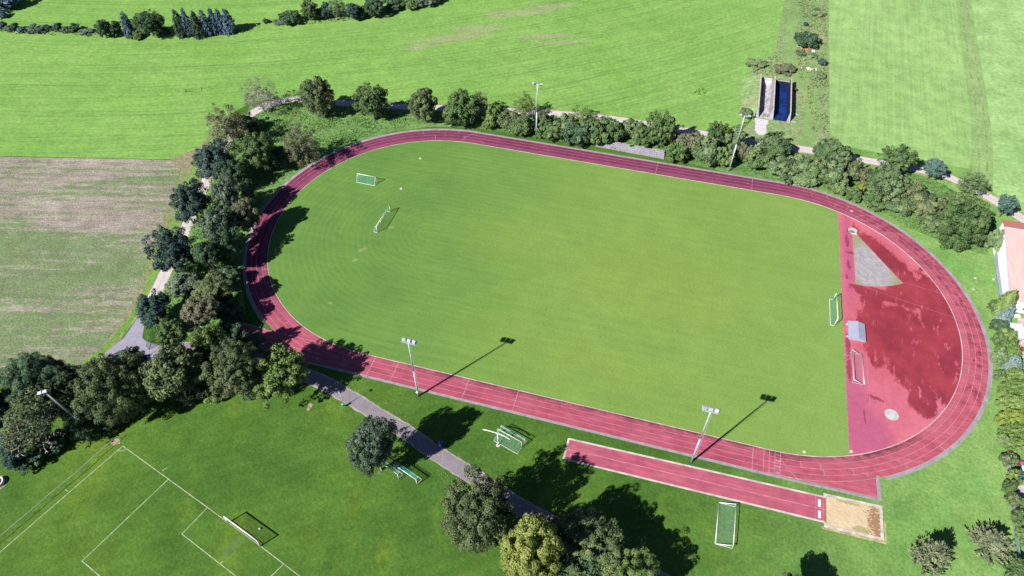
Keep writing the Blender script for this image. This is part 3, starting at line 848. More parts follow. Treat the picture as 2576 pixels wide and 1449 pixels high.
def lamp_head(x, yaw, parent, tilt=0.7):
    h = MB()
    rx = Matrix.Rotation(yaw, 3, 'Z') @ Matrix.Rotation(-tilt, 3, 'X')
    def P(p): return tuple(rx @ Vector(p) + Vector((x, .28, .42)))
    w0, w1, hh, dd = .42, .30, .40, .40
    vs = [P(q) for q in ((-w0, dd, -hh), (w0, dd, -hh), (w0, dd, hh), (-w0, dd, hh), (-w1, -.02, -.27), (w1, -.02, -.27), (w1, -.02, .27), (-w1, -.02, .27))]
    h.add(vs, [(4, 7, 6, 5), (0, 1, 5, 4), (1, 2, 6, 5), (2, 3, 7, 6), (3, 0, 4, 7)])
    for z in (-.15, 0, .15):
        fvs = [P((sx * .26, yy, z)) for sx in (-1, 1) for yy in (-.12, .05)]
        h.add(fvs, [(0, 1, 3, 2)])
    o = h.build("lamp_housing", M_HEAD, parent)
    g = MB().add([P(q) for q in ((-w0 + .03, dd - .01, -hh + .03), (w0 - .03, dd - .01, -hh + .03), (w0 - .03, dd - .01, hh - .03), (-w0 + .03, dd - .01, hh - .03))], [(0, 1, 2, 3)])
    g.build("lamp_glass", M_GLASS, o)
    return o


def floodlight(label, x, y, rz, H=17.1, heads=((-.95, .25), (0, 0), (.95, -.3)), cabinet=True, arm=1.35):
    t = thing("floodlight", label, "floodlight", (x, y, 0), rz, "floodlights round the track")
    p = MB()
    p.cyl((0, 0, 0), (0, 0, H * .5), .20, .155, 14).cyl((0, 0, H * .5), (0, 0, H), .155, .10, 14)
    p.build("pole", M_GALV, t, True)
    MB().cyl((0, 0, 0), (0, 0, .12), .27, .25, 14).build("base", M_DARK, t)
    rg = MB()
    for i in range(34): rg.cyl((.12, -.06, 2.6 + i * .42), (.36, -.06, 2.6 + i * .42), .018, n=5)
    rg.cyl((.36, -.06, 2.5), (.36, -.06, 2.6 + 33 * .42), .016, n=5)
    rg.build("ladder", M_GALV, t)
    if cabinet:
        MB().box((-.02, -.2, 1.7), (.42, .32, .22)).build("control_box", M_WHITE, t)
    a = MB()
    a.box((0, 0, H + .02), (arm * 2, .12, .14)).box((0, .22, H - .02), (arm * 1.9, .06, .08))
    for s in (-1, 1): a.box((s * arm * .8, .1, H), (.06, .3, .08))
    ar = a.build("crossarm", M_GALV, t)
    hp = bpy.data.objects.new("lamp_cluster", None); COL.objects.link(hp); hp.parent = t; hp.location = (0, 0, H); hp.empty_display_size = .2
    for hx, yaw in heads: lamp_head(hx, yaw, hp)
    return t


def lamps_fix(t):
    # heads hang directly under the floodlight as parts, glass as sub-parts
    for ch in list(t.children):
        if ch.name.startswith("lamp_cluster"):
            for h in list(ch.children):
                loc = ch.location.copy()
                h.parent = t; h.location = loc
            bpy.data.objects.remove(ch)


def tilted_mast():
    b = G(238, 1091); H = 14.5; tp = G(110, 983, H)
    f = floodlight("blue-grey floodlight mast rising out of the trees in the lower left", float(b[0]), float(b[1]), 0, H=H, cabinet=False, heads=((-.45, 0), (.45, 0)), arm=.9)
    f.rotation_euler = (Vector((0, 0, 1)).rotation_difference(Vector(tp - b).normalized()).to_matrix() @ Matrix.Rotation(rad(-150), 3, 'Z')).to_euler()
    return f


for f in (floodlight("tall floodlight mast with three lamps and white control box beside the near straight", -26.1, -44.35, 0),
          floodlight("tall floodlight mast with three lamps between the near straight and the jump runway", 27.3, -44.2, 0, cabinet=False),
          floodlight("floodlight mast behind the far straight, left of the stone terrace", -25.15, 44.6, math.pi, cabinet=False, heads=((-1.0, .2), (1.0, -.2))),
          floodlight("floodlight mast behind the far straight, nearest the concrete silo", 27.9, 44.3, math.pi, cabinet=False, heads=((-1.0, .2), (1.0, -.2))),
          tilted_mast()):
    lamps_fix(f)

# ------------------------------------------------------------------ path lamps with green bin
def path_lamp(label, x, y, H=4.6, bin_=True):
    t = thing("street_lamp", label, "street lamp", (x, y, 0), 0, "path lamps")
    MB().cyl((0, 0, 0), (0, 0, H), .06, .04, 8).build("pole", M_GALV, t, True)
    h = MB().cyl((0, 0, H), (0, 0, H + .1), .12, .30, 12).cyl((0, 0, H + .1), (0, 0, H + .32), .30, .10, 12)
    h.build("lamp_head", simple("lamp_head_grey", (0.14, 0.17, 0.24), .5), t)
    if bin_:
        o = MB().cyl((.0, -.24, .45), (.0, -.24, 1.15), .20, .24, 12).build("litter_bin", simple("bin_green", (0.015, 0.24, 0.2), .5), t)
        MB().cyl((.0, -.24, 1.15), (.0, -.24, 1.24), .27, .12, 12).build("lid", simple("bin_lid_green", (0.03, 0.36, 0.3), .5), o)
    return t


path_lamp("slim path lamp with green litter bin beside the footpath", -39.28, -50.45)
q = W(447, 1229, 4.7)
path_lamp("slim path lamp among the shrubs at the asphalt road corner", q[0], q[1], 4.6, False)

# ------------------------------------------------------------------ covered high jump mat on the apron
t = thing("high_jump_mat", "high jump mat under a low grey pitched cover on the red apron", "jump mat", (57.75, -4.15, 0))
MR1 = simple("cover_sheet_grey", (0.235, 0.245, 0.325), .6, .05, .8)
yl = 2.42
MB().box((0, 0, .24), (3.2, yl * 2 - .2, .44)).build("mat_body", simple("mat_side", (.2, .2, .27), .8), t)
MB().add([(-1.72, -yl, .55), (0.15, -yl, 1.0), (0.15, yl, 1.0), (-1.72, yl, .55), (-1.72, -yl, .48), (0.15, -yl, .93), (0.15, yl, .93), (-1.72, yl, .48)],
         [(0, 1, 2, 3), (7, 6, 5, 4), (0, 4, 5, 1), (3, 2, 6, 7), (0, 3, 7, 4)]).build("cover_panel", MR1, t)
MB().add([(0.15, -yl, 1.0), (1.72, -yl, .55), (1.72, yl, .55), (0.15, yl, 1.0), (0.15, -yl, .93), (1.72, -yl, .48), (1.72, yl, .48), (0.15, yl, .93)],
         [(0, 1, 2, 3), (7, 6, 5, 4), (0, 4, 5, 1), (3, 2, 6, 7), (1, 5, 6, 2)]).build("cover_panel", MR1, t)
MB().box((0.15, 0, 1.012), (.16, yl * 2, .03)).build("ridge_cap", simple("ridge_grey", (.26, .27, .36), .6), t)
MSW = simple("cover_side_grey", (0.24, 0.24, 0.33), .7, .06)
for s_ in (-1, 1):
    MB().add([(-1.7, s_ * (yl - .04), .08), (1.7, s_ * (yl - .04), .08), (1.7, s_ * (yl - .04), .5), (.15, s_ * (yl - .04), .94), (-1.7, s_ * (yl - .04), .5)], [(0, 1, 2, 3, 4)]).build("cover_side", MSW, t)
    MB().cyl((-1.82, s_ * 1.7 - .08, .14), (-1.82, s_ * 1.7 + .08, .14), .14, n=12).build("wheel", M_WHITE, t)
for x in (-1.69, 1.69): MB().box((x, 0, .29), (.03, yl * 2 - .1, .42)).build("cover_side", MSW, t)

# ------------------------------------------------------------------ bunker silo
t = thing("bunker_silo", "concrete bunker silo with two open bays at the field edge", "silo", (37.8, 81.5, 0))
MSI = simple("silo_concrete_light", (0.34, 0.30, 0.25), .9, .2, .8)
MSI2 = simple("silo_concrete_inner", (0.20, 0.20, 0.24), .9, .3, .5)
def silo_wall(x, w0, w1, name, mt, H=2.45):
    y0, y1 = -10, 10.2
    prof = [(-w1, 0), (w1, 0), (w0, H), (-w0, H)]
    vs = [(x + a, y0, b) for a, b in prof[:2]] + [(x + w0, y0 + 1.2, H), (x - w0, y0 + 1.2, H)] + [(x + a, y1, b) for a, b in prof]
    MB().add(vs, [(0, 1, 2, 3), (7, 6, 5, 4), (0, 4, 5, 1), (1, 5, 6, 2), (2, 6, 7, 3), (3, 7, 4, 0)]).build(name, mt, t)
    MB().box((x, .7, H + .03), (w0 * 2 + .1, 18.6, .06)).build("wall_cap", MSI, t)
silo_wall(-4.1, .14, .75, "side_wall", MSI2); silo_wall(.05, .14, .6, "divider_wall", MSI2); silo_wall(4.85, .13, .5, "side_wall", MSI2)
bk = [(-9.0, -8.5, .01), (-9.2, 10.5, .01), (-4.22, 10.4, 2.35), (-4.22, -8.4, 2.35), (-5.0, -11.5, .01), (-4.9, -10, .3)]
MB().add(bk, [(0, 3, 2, 1), (0, 4, 3), (4, 5, 3)]).build("earth_bank", M_SCRUB, t)
MSH = simple("bay_shade_navy", (.006, .009, .035), .6, .4, .6)  # navy for sheets over the inner walls, the bays' shade painted as colour
MB().add([(.68, -10, .03), (.68, 10, .03), (.22, 10, 2.35), (.22, -8.8, 2.35)], [(0, 1, 2, 3)]).build("wall_shade_sheet", MSH, t)
MB().add([(4.32, -10, .03), (4.32, 10, .03), (4.70, 10, 2.35), (4.70, -8.8, 2.35)], [(0, 1, 2, 3)]).build("wall_shade_sheet", MSH, t)
MB().add([(.6, 9.45, .03), (4.4, 9.45, .03), (4.4, 9.45, 1.38), (.6, 9.45, 1.38)], [(0, 1, 2, 3)]).build("wall_shade_sheet", MSH, t)
MB().add([(-3.32, -10, .03), (-3.32, 10, .03), (-3.92, 10, 2.3), (-3.92, -8.8, 2.3)], [(0, 1, 2, 3)]).build("wall_shade_sheet", MSH, t)  # inner face turned from the sun, its shade added as a dark sheet
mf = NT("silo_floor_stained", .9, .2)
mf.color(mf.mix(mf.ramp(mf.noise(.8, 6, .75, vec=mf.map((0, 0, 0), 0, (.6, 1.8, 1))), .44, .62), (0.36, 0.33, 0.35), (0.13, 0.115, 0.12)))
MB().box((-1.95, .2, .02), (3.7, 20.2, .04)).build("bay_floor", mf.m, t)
MB().box((2.5, .2, .022), (4.1, 20.2, .04)).build("bay_floor", simple("shaded_blue_black_sheet", (0.004, 0.018, 0.10), .6, .5, .5, spec=.2), t)  # blue-black floor sheet, divider wall's shadow darkened into its colour
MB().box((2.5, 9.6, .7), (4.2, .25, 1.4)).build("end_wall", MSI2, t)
MB().box((2.5, 9.6, 1.43), (4.3, .3, .06)).build("wall_cap", MSI, t)
MB().add([(-3.4, 8.2, .05), (-.5, 8.2, .05), (-.5, 10.6, 1.2), (-3.4, 10.6, 1.3)], [(0, 1, 2, 3)]).build("ramp_slab", simple("ramp_concrete", (.3, .28, .29), .9, .35, .9), t)
ap_ = [W(2640 + x * .1794, 240 + y * .1794) for x, y in ((165, 985), (440, 1030), (425, 1110), (395, 1140), (400, 1220), (395, 1310), (320, 1330), (230, 1315), (170, 1230), (180, 1110))]
struct(MB().poly([(p[0], p[1], .016) for p in ap_]), "concrete_apron_ground", simple("broken_concrete", (.40, .38, .41), .9, .12, 1.2))
q = W(2812, 322)
t = thing("plastic_tub", "dark tub lying against the right silo wall", "tub", q)
MB().cyl((0, 0, 0), (0, 0, .75), .4, .5, 12).build("body", M_DARK, t); MB().cyl((0, 0, .75), (0, 0, .8), .53, .53, 12).build("rim", simple("grey_rim", (.06, .06, .08)), t)
for i, (u, v, a, lb) in enumerate(((2816, 405, -.6, "bent grey pipe lying in the grass right of the silo"), (2808, 432, .1, "short grey pipe lying nearer the track, right of the silo"))):
    q = W(u, v)
    o = MB().path([(-.9, .45, .08), (-.2, .3, .08), (.4, -.1, .08), (.8, -.7, .08)] if i == 0 else [(-.7, .1, .08), (.7, -.15, .08)], .09).build("pipe", M_GALV, None, False, q)
    tag(o, lb, "pipe", "pipes by the silo")

# rubbish in the scrub strip
for u, v, s_, c_, nm, lb, cat in ((2029, 123, (2.6, .8, .25), (.55, .05, .06), "red_sheet", "long crumpled red sheet below the dark scrub bush", "sheet"), (2047, 129, (1.1, .7, .4), (.6, .6, .68), "white_sack", "white sack next to the crumpled red sheet", "sack"),
                              (2033, 82, (.5, .9, .3), (.55, .06, .06), "red_bucket", "small red bucket above the dark scrub bush", "bucket"), (2056, 87, (.7, .7, .4), (.4, .05, .14), "pink_bucket", "pink tub lying right of the scrub bush", "tub"),
                              (2051, 138, (.5, .9, .3), (.25, .42, .6), "blue_sack", "pale blue sack lying in the scrub", "sack")):
    q = G(u, v)
    b = MB(); rr = random.Random(u)
    n1, n2 = 9, 7
    vs = []
    for i in range(n1 + 1):
        for j in range(n2 + 1):
            x = (i / n1 - .5); y = (j / n2 - .5)
            e = max(0, 1 - (2 * abs(x)) ** 4) * max(0, 1 - (2 * abs(y)) ** 4)
            vs.append((x * s_[0], y * s_[1], .02 + s_[2] * e * rr.uniform(.45, 1)))
    b.add(vs, [(i * (n2 + 1) + j, (i + 1) * (n2 + 1) + j, (i + 1) * (n2 + 1) + j + 1, i * (n2 + 1) + j + 1) for i in range(n1) for j in range(n2)])
    o = b.build(nm, simple(nm + "_mat", c_, .6), None, False, (q[0], q[1], 0)); o.rotation_euler.z = -.3
    tag(o, lb, cat)
q = G(2038, 175); b = MB(); rr = random.Random(2)
for i in range(22):
    b.ball((rr.gauss(0, .75), rr.gauss(0, .4), .15 + abs(rr.gauss(0, .12))), rr.uniform(.15, .32), 4)
tag(b.build("stone_heap", simple("pale_stone", (.42, .4, .36), .9), None, False, (q[0], q[1], 0)), "heap of pale stones in the scrub strip", "stones")

# ------------------------------------------------------------------ stone terrace on the bank
t = thing("stone_terrace", "grey stone slab terrace set into the bank by the far straight", "terrace", (1.2, 45.0, 0), math.atan2(-.74, 19.1))
ml = NT("terrace_slab", .9, .2)
ml.color(ml.mix(ml.ramp(ml.noise(1.3, 5, .7), .3, .7), (0.175, 0.165, 0.195), (0.245, 0.235, 0.27)))
rr = random.Random(8)
for k in range(4):
    b = MB(); x = -9.6 + (0, .5, .5, .9)[k]; xe = 9.4 - (0, .1, .2, .3)[k]; cut = rr.uniform(.9, 1.5)
    while x < xe - .2:
        x2 = min(xe, x + 1.36)
        if not (k == 3 and -1.6 < x < -.3):
            b.box(((x + x2) / 2, .35 + k * .62, .12 + k * .11), (x2 - x - .035, .66, .24 + k * .22 + rr.uniform(-.03, .03)), (rr.uniform(-.02, .02), rr.uniform(-.01, .01), 0))
        x = x2
    b.build("step", ml.m, t)
b = MB(); x = -9.0
while x < 9:
    for k in range(4):
        if rr.random() < .8: b.box((x + rr.uniform(-.2, .2), .65 + k * .62, .235 + k * .22), (1.1, .07, .05))
    x += 1.36
b.build("slab_edge", simple("worn_slab_edge", (.42, .4, .41), .9), t)

# ------------------------------------------------------------------ house on the right edge
t = thing("house", "white house with salmon red roof at the right edge", "house", (0, 0, 0))
rW = np.array(W(3555.5, 803.5, 6.3)); nW = np.array(W(3545.2, 776.6, 4.6)); sW = np.array(W(3572.0, 1060.0, 3.6))
dx = np.array(W(3623, 814.5, 6.3)) - rW; dx = dx / np.linalg.norm(dx); ex = dx * 26
mr = NT("red_roof_tiles", .8, .2)
bt = mr.noise(1.0, 3, .6, vec=mr.map((0, 0, 0), 0, (.4, 6, 1)))
mr.color(mr.mix(mr.ramp(bt, .35, .65), (0.47, 0.28, 0.26), (0.53, 0.325, 0.305)))
th = np.array([0, 0, -.15])
def slab(a, b, c, d, name, m_):
    q = [np.array(p) for p in (a, b, c, d)]
    MB().add([tuple(p) for p in q] + [tuple(p + th) for p in q], [(0, 1, 2, 3), (7, 6, 5, 4), (0, 4, 5, 1), (1, 5, 6, 2), (2, 6, 7, 3), (3, 7, 4, 0)]).build(name, m_, t)
slab(sW, sW + ex, rW + ex, rW, "roof_slope", mr.m)
mr2 = simple("red_roof_tiles_shaded", (0.44, 0.16, 0.13), .8, .06, 1)  # same tiles on the north slope, weaker sunlight put into a deeper red
slab(rW + np.array([0, .01, -.02]), rW + ex + np.array([0, .01, -.02]), nW + ex, nW, "roof_slope", mr2)
MV = simple("verge_metal", (.33, .31, .36), .6)
MB().cyl(tuple(rW), tuple(sW), .12, n=6).cyl(tuple(sW), tuple(sW + ex), .1, n=6).build("verge_trim", MV, t)
MB().cyl(tuple(rW), tuple(rW + ex), .13, n=6).build("ridge_cap", MV, t)
inb = dx * .35
B1 = nW + inb + np.array([0, -.35, -.25]); B2 = rW + inb + np.array([0, 0, -.3]); B3 = sW + inb + np.array([0, .35, -.2])
g0 = lambda p: (p[0], p[1], 0)
MWALL = simple("white_render", (0.66, 0.64, 0.68), .9, .04, .5)
ex2 = dx * 24
MB().add([g0(B1), g0(B2), g0(B3), tuple(B3), tuple(B2), tuple(B1)], [(0, 1, 2, 3, 4, 5)]).build("gable_wall", MWALL, t)
MB().add([g0(B3), g0(B3 + ex2), tuple(B3 + ex2), tuple(B3)], [(0, 1, 2, 3)]).build("front_wall", simple("cream_render", (0.66, 0.60, 0.58), .9, .04, .5), t)
MB().add([g0(B1), g0(B1 + ex2), tuple(B1 + ex2), tuple(B1)], [(0, 1, 2, 3)]).build("back_wall", MWALL, t)
MB().add([g0(B1 + ex2), g0(B2 + ex2), g0(B3 + ex2), tuple(B3 + ex2), tuple(B2 + ex2), tuple(B1 + ex2)], [(0, 1, 2, 3, 4, 5)]).build("gable_wall", MWALL, t)
for k in (4, 9):
    p = B3 + dx * k + np.array([0, -.03, 0]); o = MB().box((p[0], p[1], 1.6), (1.4, .1, 1.3)).build("window", M_WHITE, t)
    MB().box((p[0], p[1] - .04, 1.6), (1.2, .06, 1.1)).build("pane", simple("window_glass", (.03, .04, .05), .1, spec=.6), o)

# garden behind the hedge
struct(MB().poly(gp([(2560, 800), (2900, 830), (2900, 905), (2552, 900), (2556, 860)], .014)), "garden_path_ground", simple("garden_grit", (.36, .30, .28), .95, .15, .8))
struct(MB().poly(gp([(2560, 1222), (2700, 1210), (2700, 1275), (2562, 1262)], .014)), "patio", simple("patio_slab", (.36, .31, .32), .9, .15, 1.5))
q = W(3423 + 750 * .207, 1000 + 870 * .207)
t = thing("garden_canopy", "small grey-white canopy roof in the garden beside the hedge", "canopy", (q[0] - .1, q[1] - 1.0, 0), .05)
MB().add([(-1.6, -1.7, 2.0), (1.6, -1.9, 2.0), (1.5, 1.9, 2.3), (-1.1, 1.9, 2.3), (-1.6, -1.7, 1.94), (1.6, -1.9, 1.94), (1.5, 1.9, 2.24), (-1.1, 1.9, 2.24)], [(0, 1, 2, 3), (7, 6, 5, 4), (0, 4, 5, 1), (1, 5, 6, 2), (2, 6, 7, 3), (3, 7, 4, 0)]).build("roof", simple("canopy_sheet", (.45, .45, .5), .5, .12, 1.2), t)
for x in (-1.3, 1.4):
    for y in (-1.6, 1.7): MB().cyl((x, y, 0), (x, y, 2.05), .05, n=6).build("post", M_WHITE, t)
q = W(3423 + 810 * .207, 1000 + 605 * .207)
t = thing("garden_table", "white garden table by the south wall of the house", "table", (q[0], q[1], 0), .3)
MB().box((0, 0, .73), (1.5, .9, .05)).build("table_top", M_WHITE, t)
for x in (-.65, .65):
    for y in (-.38, .38): MB().cyl((x, y, 0), (x, y, .71), .035, n=6).build("leg", M_WHITE, t)
q = G(2576, 882)
t = thing("rain_barrel", "red rain barrel at the right picture edge in the garden", "barrel", (q[0] - .1, q[1], 0))
MB().cyl((0, 0, 0), (0, 0, .5), .38, .45, 14).cyl((0, 0, .5), (0, 0, 1.0), .45, .38, 14).build("body", simple("barrel_red", (.5, .03, .04), .5), t); MB().cyl((0, 0, 1.0), (0, 0, 1.05), .4, .4, 14).build("lid", simple("lid_red", (.45, .02, .03), .5), t)
q = W(3323 + 915 * .3161, 1580 + 200 * .3161)
t = thing("sand_tub", "round dark tub with a red lid in the garden by the thuja hedge", "tub", (q[0], q[1], 0))
MB().cyl((0, 0, 0), (0, 0, .35), .75, .8, 18).build("body", simple("tub_dark", (.05, .05, .06), .6), t); MB().cyl((.15, .05, .35), (.15, .05, .45), .42, .36, 14).build("lid", simple("tub_red", (.55, .06, .07), .5), t)
q = W(3323 + 905 * .3161, 1580 + 290 * .3161)
t = thing("sun_lounger", "pale blue and white lounger in the garden near the blue sheet", "lounger", (q[0], q[1], 0), 1.1)
MB().box((0, 0, .32), (1.2, .6, .06)).build("seat", simple("lounger_white", (.55, .62, .68), .6), t); MB().box((.85, 0, .5), (.7, .6, .05), (0, -.6, 0)).build("backrest", simple("lounger_blue", (.35, .55, .68), .6), t)
for x in (-.5, .5):
    for y in (-.25, .25): MB().cyl((x, y, 0), (x, y, .3), .025, n=5).build("leg", M_WHITE, t)
q = W(3323 + 928 * .3161, 1580 + 335 * .3161)
o = MB().add([(-.5, -.6, .05), (.6, -.5, .05), (.5, .6, .05), (-.6, .5, .05), (0, 0, .5)], [(0, 1, 4), (1, 2, 4), (2, 3, 4), (3, 0, 4), (3, 2, 1, 0)]).build("blue_sheet", simple("sheet_blue", (.02, .09, .5), .5), None, False, (q[0], q[1], 0))
tag(o, "bright blue sheet heaped in the garden beside the lounger", "sheet")

# ------------------------------------------------------------------ wire fences, gate
def fence(label, pts, H, name="wire_fence", net=M_NETD, step=2.4, cell=.16, wd=.03, group="wire fences", post=None):
    c = pts[0]
    t = thing(name, label, "fence", (c[0], c[1], 0), 0, group)
    n = MB()
    for a, b in zip(pts[:-1], pts[1:]):
        a = Vector((a[0] - c[0], a[1] - c[1], 0)); b = Vector((b[0] - c[0], b[1] - c[1], 0))
        k = max(1, int((b - a).length / step))
        for i in range(k + (1 if b == Vector((pts[-1][0] - c[0], pts[-1][1] - c[1], 0)) else 0)):
            p = a.lerp(b, i / k)
            MB().cyl(p, p + Vector((0, 0, H + .08)), .035, n=6).build("post", post or M_GALV, t)
        n.net([a + Vector((0, 0, .05)), b + Vector((0, 0, .05)), b + Vector((0, 0, H)), a + Vector((0, 0, H))], cell, wd)
        n.cyl(a + Vector((0, 0, H)), b + Vector((0, 0, H)), .025, n=5)
    n.build("wire_mesh", net, t)
    return t


M_WIREB = simple("blue_grey_wire", (.26, .32, .42), .6)
fence("grey wire fence in front of the white house wall", [G(2500, 640), G(2504, 690), G(2514, 765)], 1.5, net=M_WIREB, wd=.05)
fence("grey wire fence along the garden shrubs in the lower right", [G(2529, 1150), G(2538, 1240), G(2550, 1345), G(2560, 1440)], 1.3, net=M_WIREB, wd=.045)
fence("green wire fence beside the asphalt road corner", [W(534, 1203), W(549, 1176), W(546, 1158)], 1.5, net=simple("teal_wire", (.05, .2, .17), .7), wd=.035)
fence("low green mesh fence on the grass beside the gravel track", [G(2297, 466), G(2322, 480), G(2349, 495)], .9, net=simple("pale_green_wire", (.16, .28, .2), .7), wd=.05)
a, b = W(534.4, 1210), W(526.9, 1238.5)
t = thing("garden_gate", "open green wire gate at the start of the footpath", "gate", a, math.atan2(b[1] - a[1], b[0] - a[0]))
L = math.dist(a[:2], b[:2]); MGT = simple("gate_green", (.1, .26, .22), .6)
MB().path([(0, 0, .1), (L, 0, .1), (L, 0, 1.6), (0, 0, 1.6), (0, 0, .1)], .04, 6).build("gate_frame", MGT, t)
MB().net([(0, 0, .1), (L, 0, .1), (L, 0, 1.6), (0, 0, 1.6)], .15, .035).build("wire_mesh", MGT, t)
MB().cyl((-.1, 0, 0), (-.1, 0, 1.8), .06, n=8).build("post", M_GALV, t)

# ------------------------------------------------------------------ spectator rail of the near pitch
bp = [(-77.1, -68.6), (-78.58, -73.18), (-79.38, -76.48), (-80.54, -79.69), (-81.41, -82.2), (-82.36, -85.41), (-83.51, -88.84), (-84.6, -92.2), (-85.7, -95.6)]
t = thing("spectator_rail", "thin grey spectator rail along the touchline in the lower left", "railing", (bp[0][0], bp[0][1], 0))
rl = [Vector((x - bp[0][0], y - bp[0][1], 0)) for x, y in bp]
MRL = simple("rail_metal", (.33, .36, .36), .5, .15)
MB().path([p + Vector((0, 0, 1.05)) for p in rl], .05, 6).build("rail", MRL, t)
for p in rl: MB().cyl(p, p + Vector((0, 0, 1.05)), .04, n=6).build("post", MRL, t)

# ring-shaped concrete planter at the left edge
q = G(-4, 1216)
t = thing("concrete_ring_planter", "white concrete ring with dark planting cut by the left edge", "planter", (q[0], q[1], 0))
b = MB()
for (r1, r2, z0, z1) in ((.82, 1.05, 0, .62),):
    A = [2 * math.pi * i / 28 for i in range(28)]
    vs = [(r * math.cos(a), r * math.sin(a), z) for (r, z) in ((r2, 0), (r2, z1), (r1, z1), (r1, .3)) for a in A]
    b.add(vs, [(k * 28 + i, k * 28 + (i + 1) % 28, (k + 1) * 28 + (i + 1) % 28, (k + 1) * 28 + i) for k in range(3) for i in range(28)])
b.build("ring_wall", simple("white_concrete", (.50, .48, .48), .9, .12), t, False)
MB().disc((0, 0), .85, .32, 24).build("soil", simple("dark_soil", (.03, .025, .025), .95), t)
b = MB(); rr = random.Random(4)
for i in range(60):
    a = rr.uniform(0, 6.28); r = rr.uniform(0, .65); b.box((r * math.cos(a), r * math.sin(a), .42), (.18, .1, .05), (rr.uniform(-1, 1), rr.uniform(-1, 1), a))
b.build("plants", simple("dull_plants", (.12, .08, .1), .9, .4, 6), t)
struct(MB().disc(q, 1.5, .008, 24), "bare_ring_ground", simple("dry_soil", (.2, .17, .13), .95, .25, 2))

# bench under the trees
q = W(158, 1612)
t = thing("bench", "small bench with bright blue seat in the shade of the lower left trees", "bench", (q[0], q[1], 0), .55)
MB().box((0, 0, .45), (1.2, .5, .06)).build("seat", simple("seat_blue", (.10, .25, .8), .5), t)
MB().box((0, .26, .75), (1.2, .06, .4)).build("backrest", simple("backrest_blue", (.06, .18, .6), .5), t)
for s in (-.5, .5): MB().box((s, 0, .21), (.07, .42, .42)).build("leg", M_GALV, t)

# sports things in the tree shade by the footpath
q = W(1555, 1572)
t = thing("sports_bag", "pink and white sports bag lying in tree shade by the footpath", "bag", (q[0], q[1], 0), -1.0)
b = MB().cyl((-.42, 0, .18), (.30, 0, .18), .2, .2, 12); b.build("body", simple("bag_pink", (.55, .10, .2), .7), t, True)
MB().cyl((.305, 0, .18), (.46, 0, .18), .205, .17, 12).build("end_panel", simple("bag_white", (.6, .55, .55), .7), t, True)
MB().path([(-.2, -.05, .36), (-.1, -.02, .5), (.1, -.02, .5), (.2, -.05, .36)], .02, 5).build("handle", M_DARK, t)
for i, (u, v, s_, lb) in enumerate(((1559, 1563.5, .45, "crumpled blue jacket lying beside the pink sports bag"), (1560.5, 1578, .28, "small blue cloth lying below the pink sports bag"))):
    q = W(u, v); b = MB(); rr = random.Random(i)
    vs = [((i_ / 6 - .5) * 2 * s_ + rr.uniform(-.03, .03), (j / 6 - .5) * 1.4 * s_ + rr.uniform(-.03, .03), .03 + (0 if i_ in (0, 6) or j in (0, 6) else rr.uniform(.05, .22))) for i_ in range(7) for j in range(7)]
    b.add(vs, [(a * 7 + c, (a + 1) * 7 + c, (a + 1) * 7 + c + 1, a * 7 + c + 1) for a in range(6) for c in range(6)])
    tag(b.build("cloth", simple("cloth_blue", (.03, .12, .6), .8, .3, 5), None, True, (q[0], q[1], 0)), lb, "clothing")

# balls and field markers
for (x, y, r, lb) in ((-53.5, .9, .16, "white ball in the green net of the askew goal"), (-42.6, -77.0, .17, "white ball lying behind the large goal in the lower left")):
    tag(MB().ball((0, 0, r), r, 8).build("football", M_WHITE, None, True, (x, y, 0)), lb, "ball", "footballs")
for u, v, lb in ((1008.5, 475, "round white cover in the grass right of the far left goal"), (1057, 399, "round white cover in the grass near the top left bend")):
    q = G(u, v); o = MB().disc((0, 0), .27, 0.012, 18, .07).build("sprinkler_cover", M_WHITE, None, False, (q[0], q[1], 0)); tag(o, lb, "ground cover", "round white covers in the infield")
# ================================================================== vegetation
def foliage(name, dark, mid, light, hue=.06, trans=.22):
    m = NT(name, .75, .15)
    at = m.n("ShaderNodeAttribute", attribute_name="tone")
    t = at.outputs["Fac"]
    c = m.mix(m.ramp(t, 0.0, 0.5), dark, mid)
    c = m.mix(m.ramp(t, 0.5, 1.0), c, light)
    oi = m.n("ShaderNodeObjectInfo")
    c = m.mix(1.0, c, m.mix(oi.outputs["Random"], (1 - hue * 1.5, 1 - hue, 1 - hue * 2), (1 + hue * 1.5, 1 + hue, 1 + hue)), 'MULTIPLY')
    m.color(c)
    tr = m.n("ShaderNodeBsdfTranslucent")
    m.put(tr.inputs[0], c)
    mx = m.n("ShaderNodeMixShader")
    mx.inputs[0].default_value = trans
    out = m.t.nodes["Material Output"]
    m.t.links.new(m.b.outputs[0], mx.inputs[1]); m.t.links.new(tr.outputs[0], mx.inputs[2]); m.t.links.new(mx.outputs[0], out.inputs[0])
    return m.m


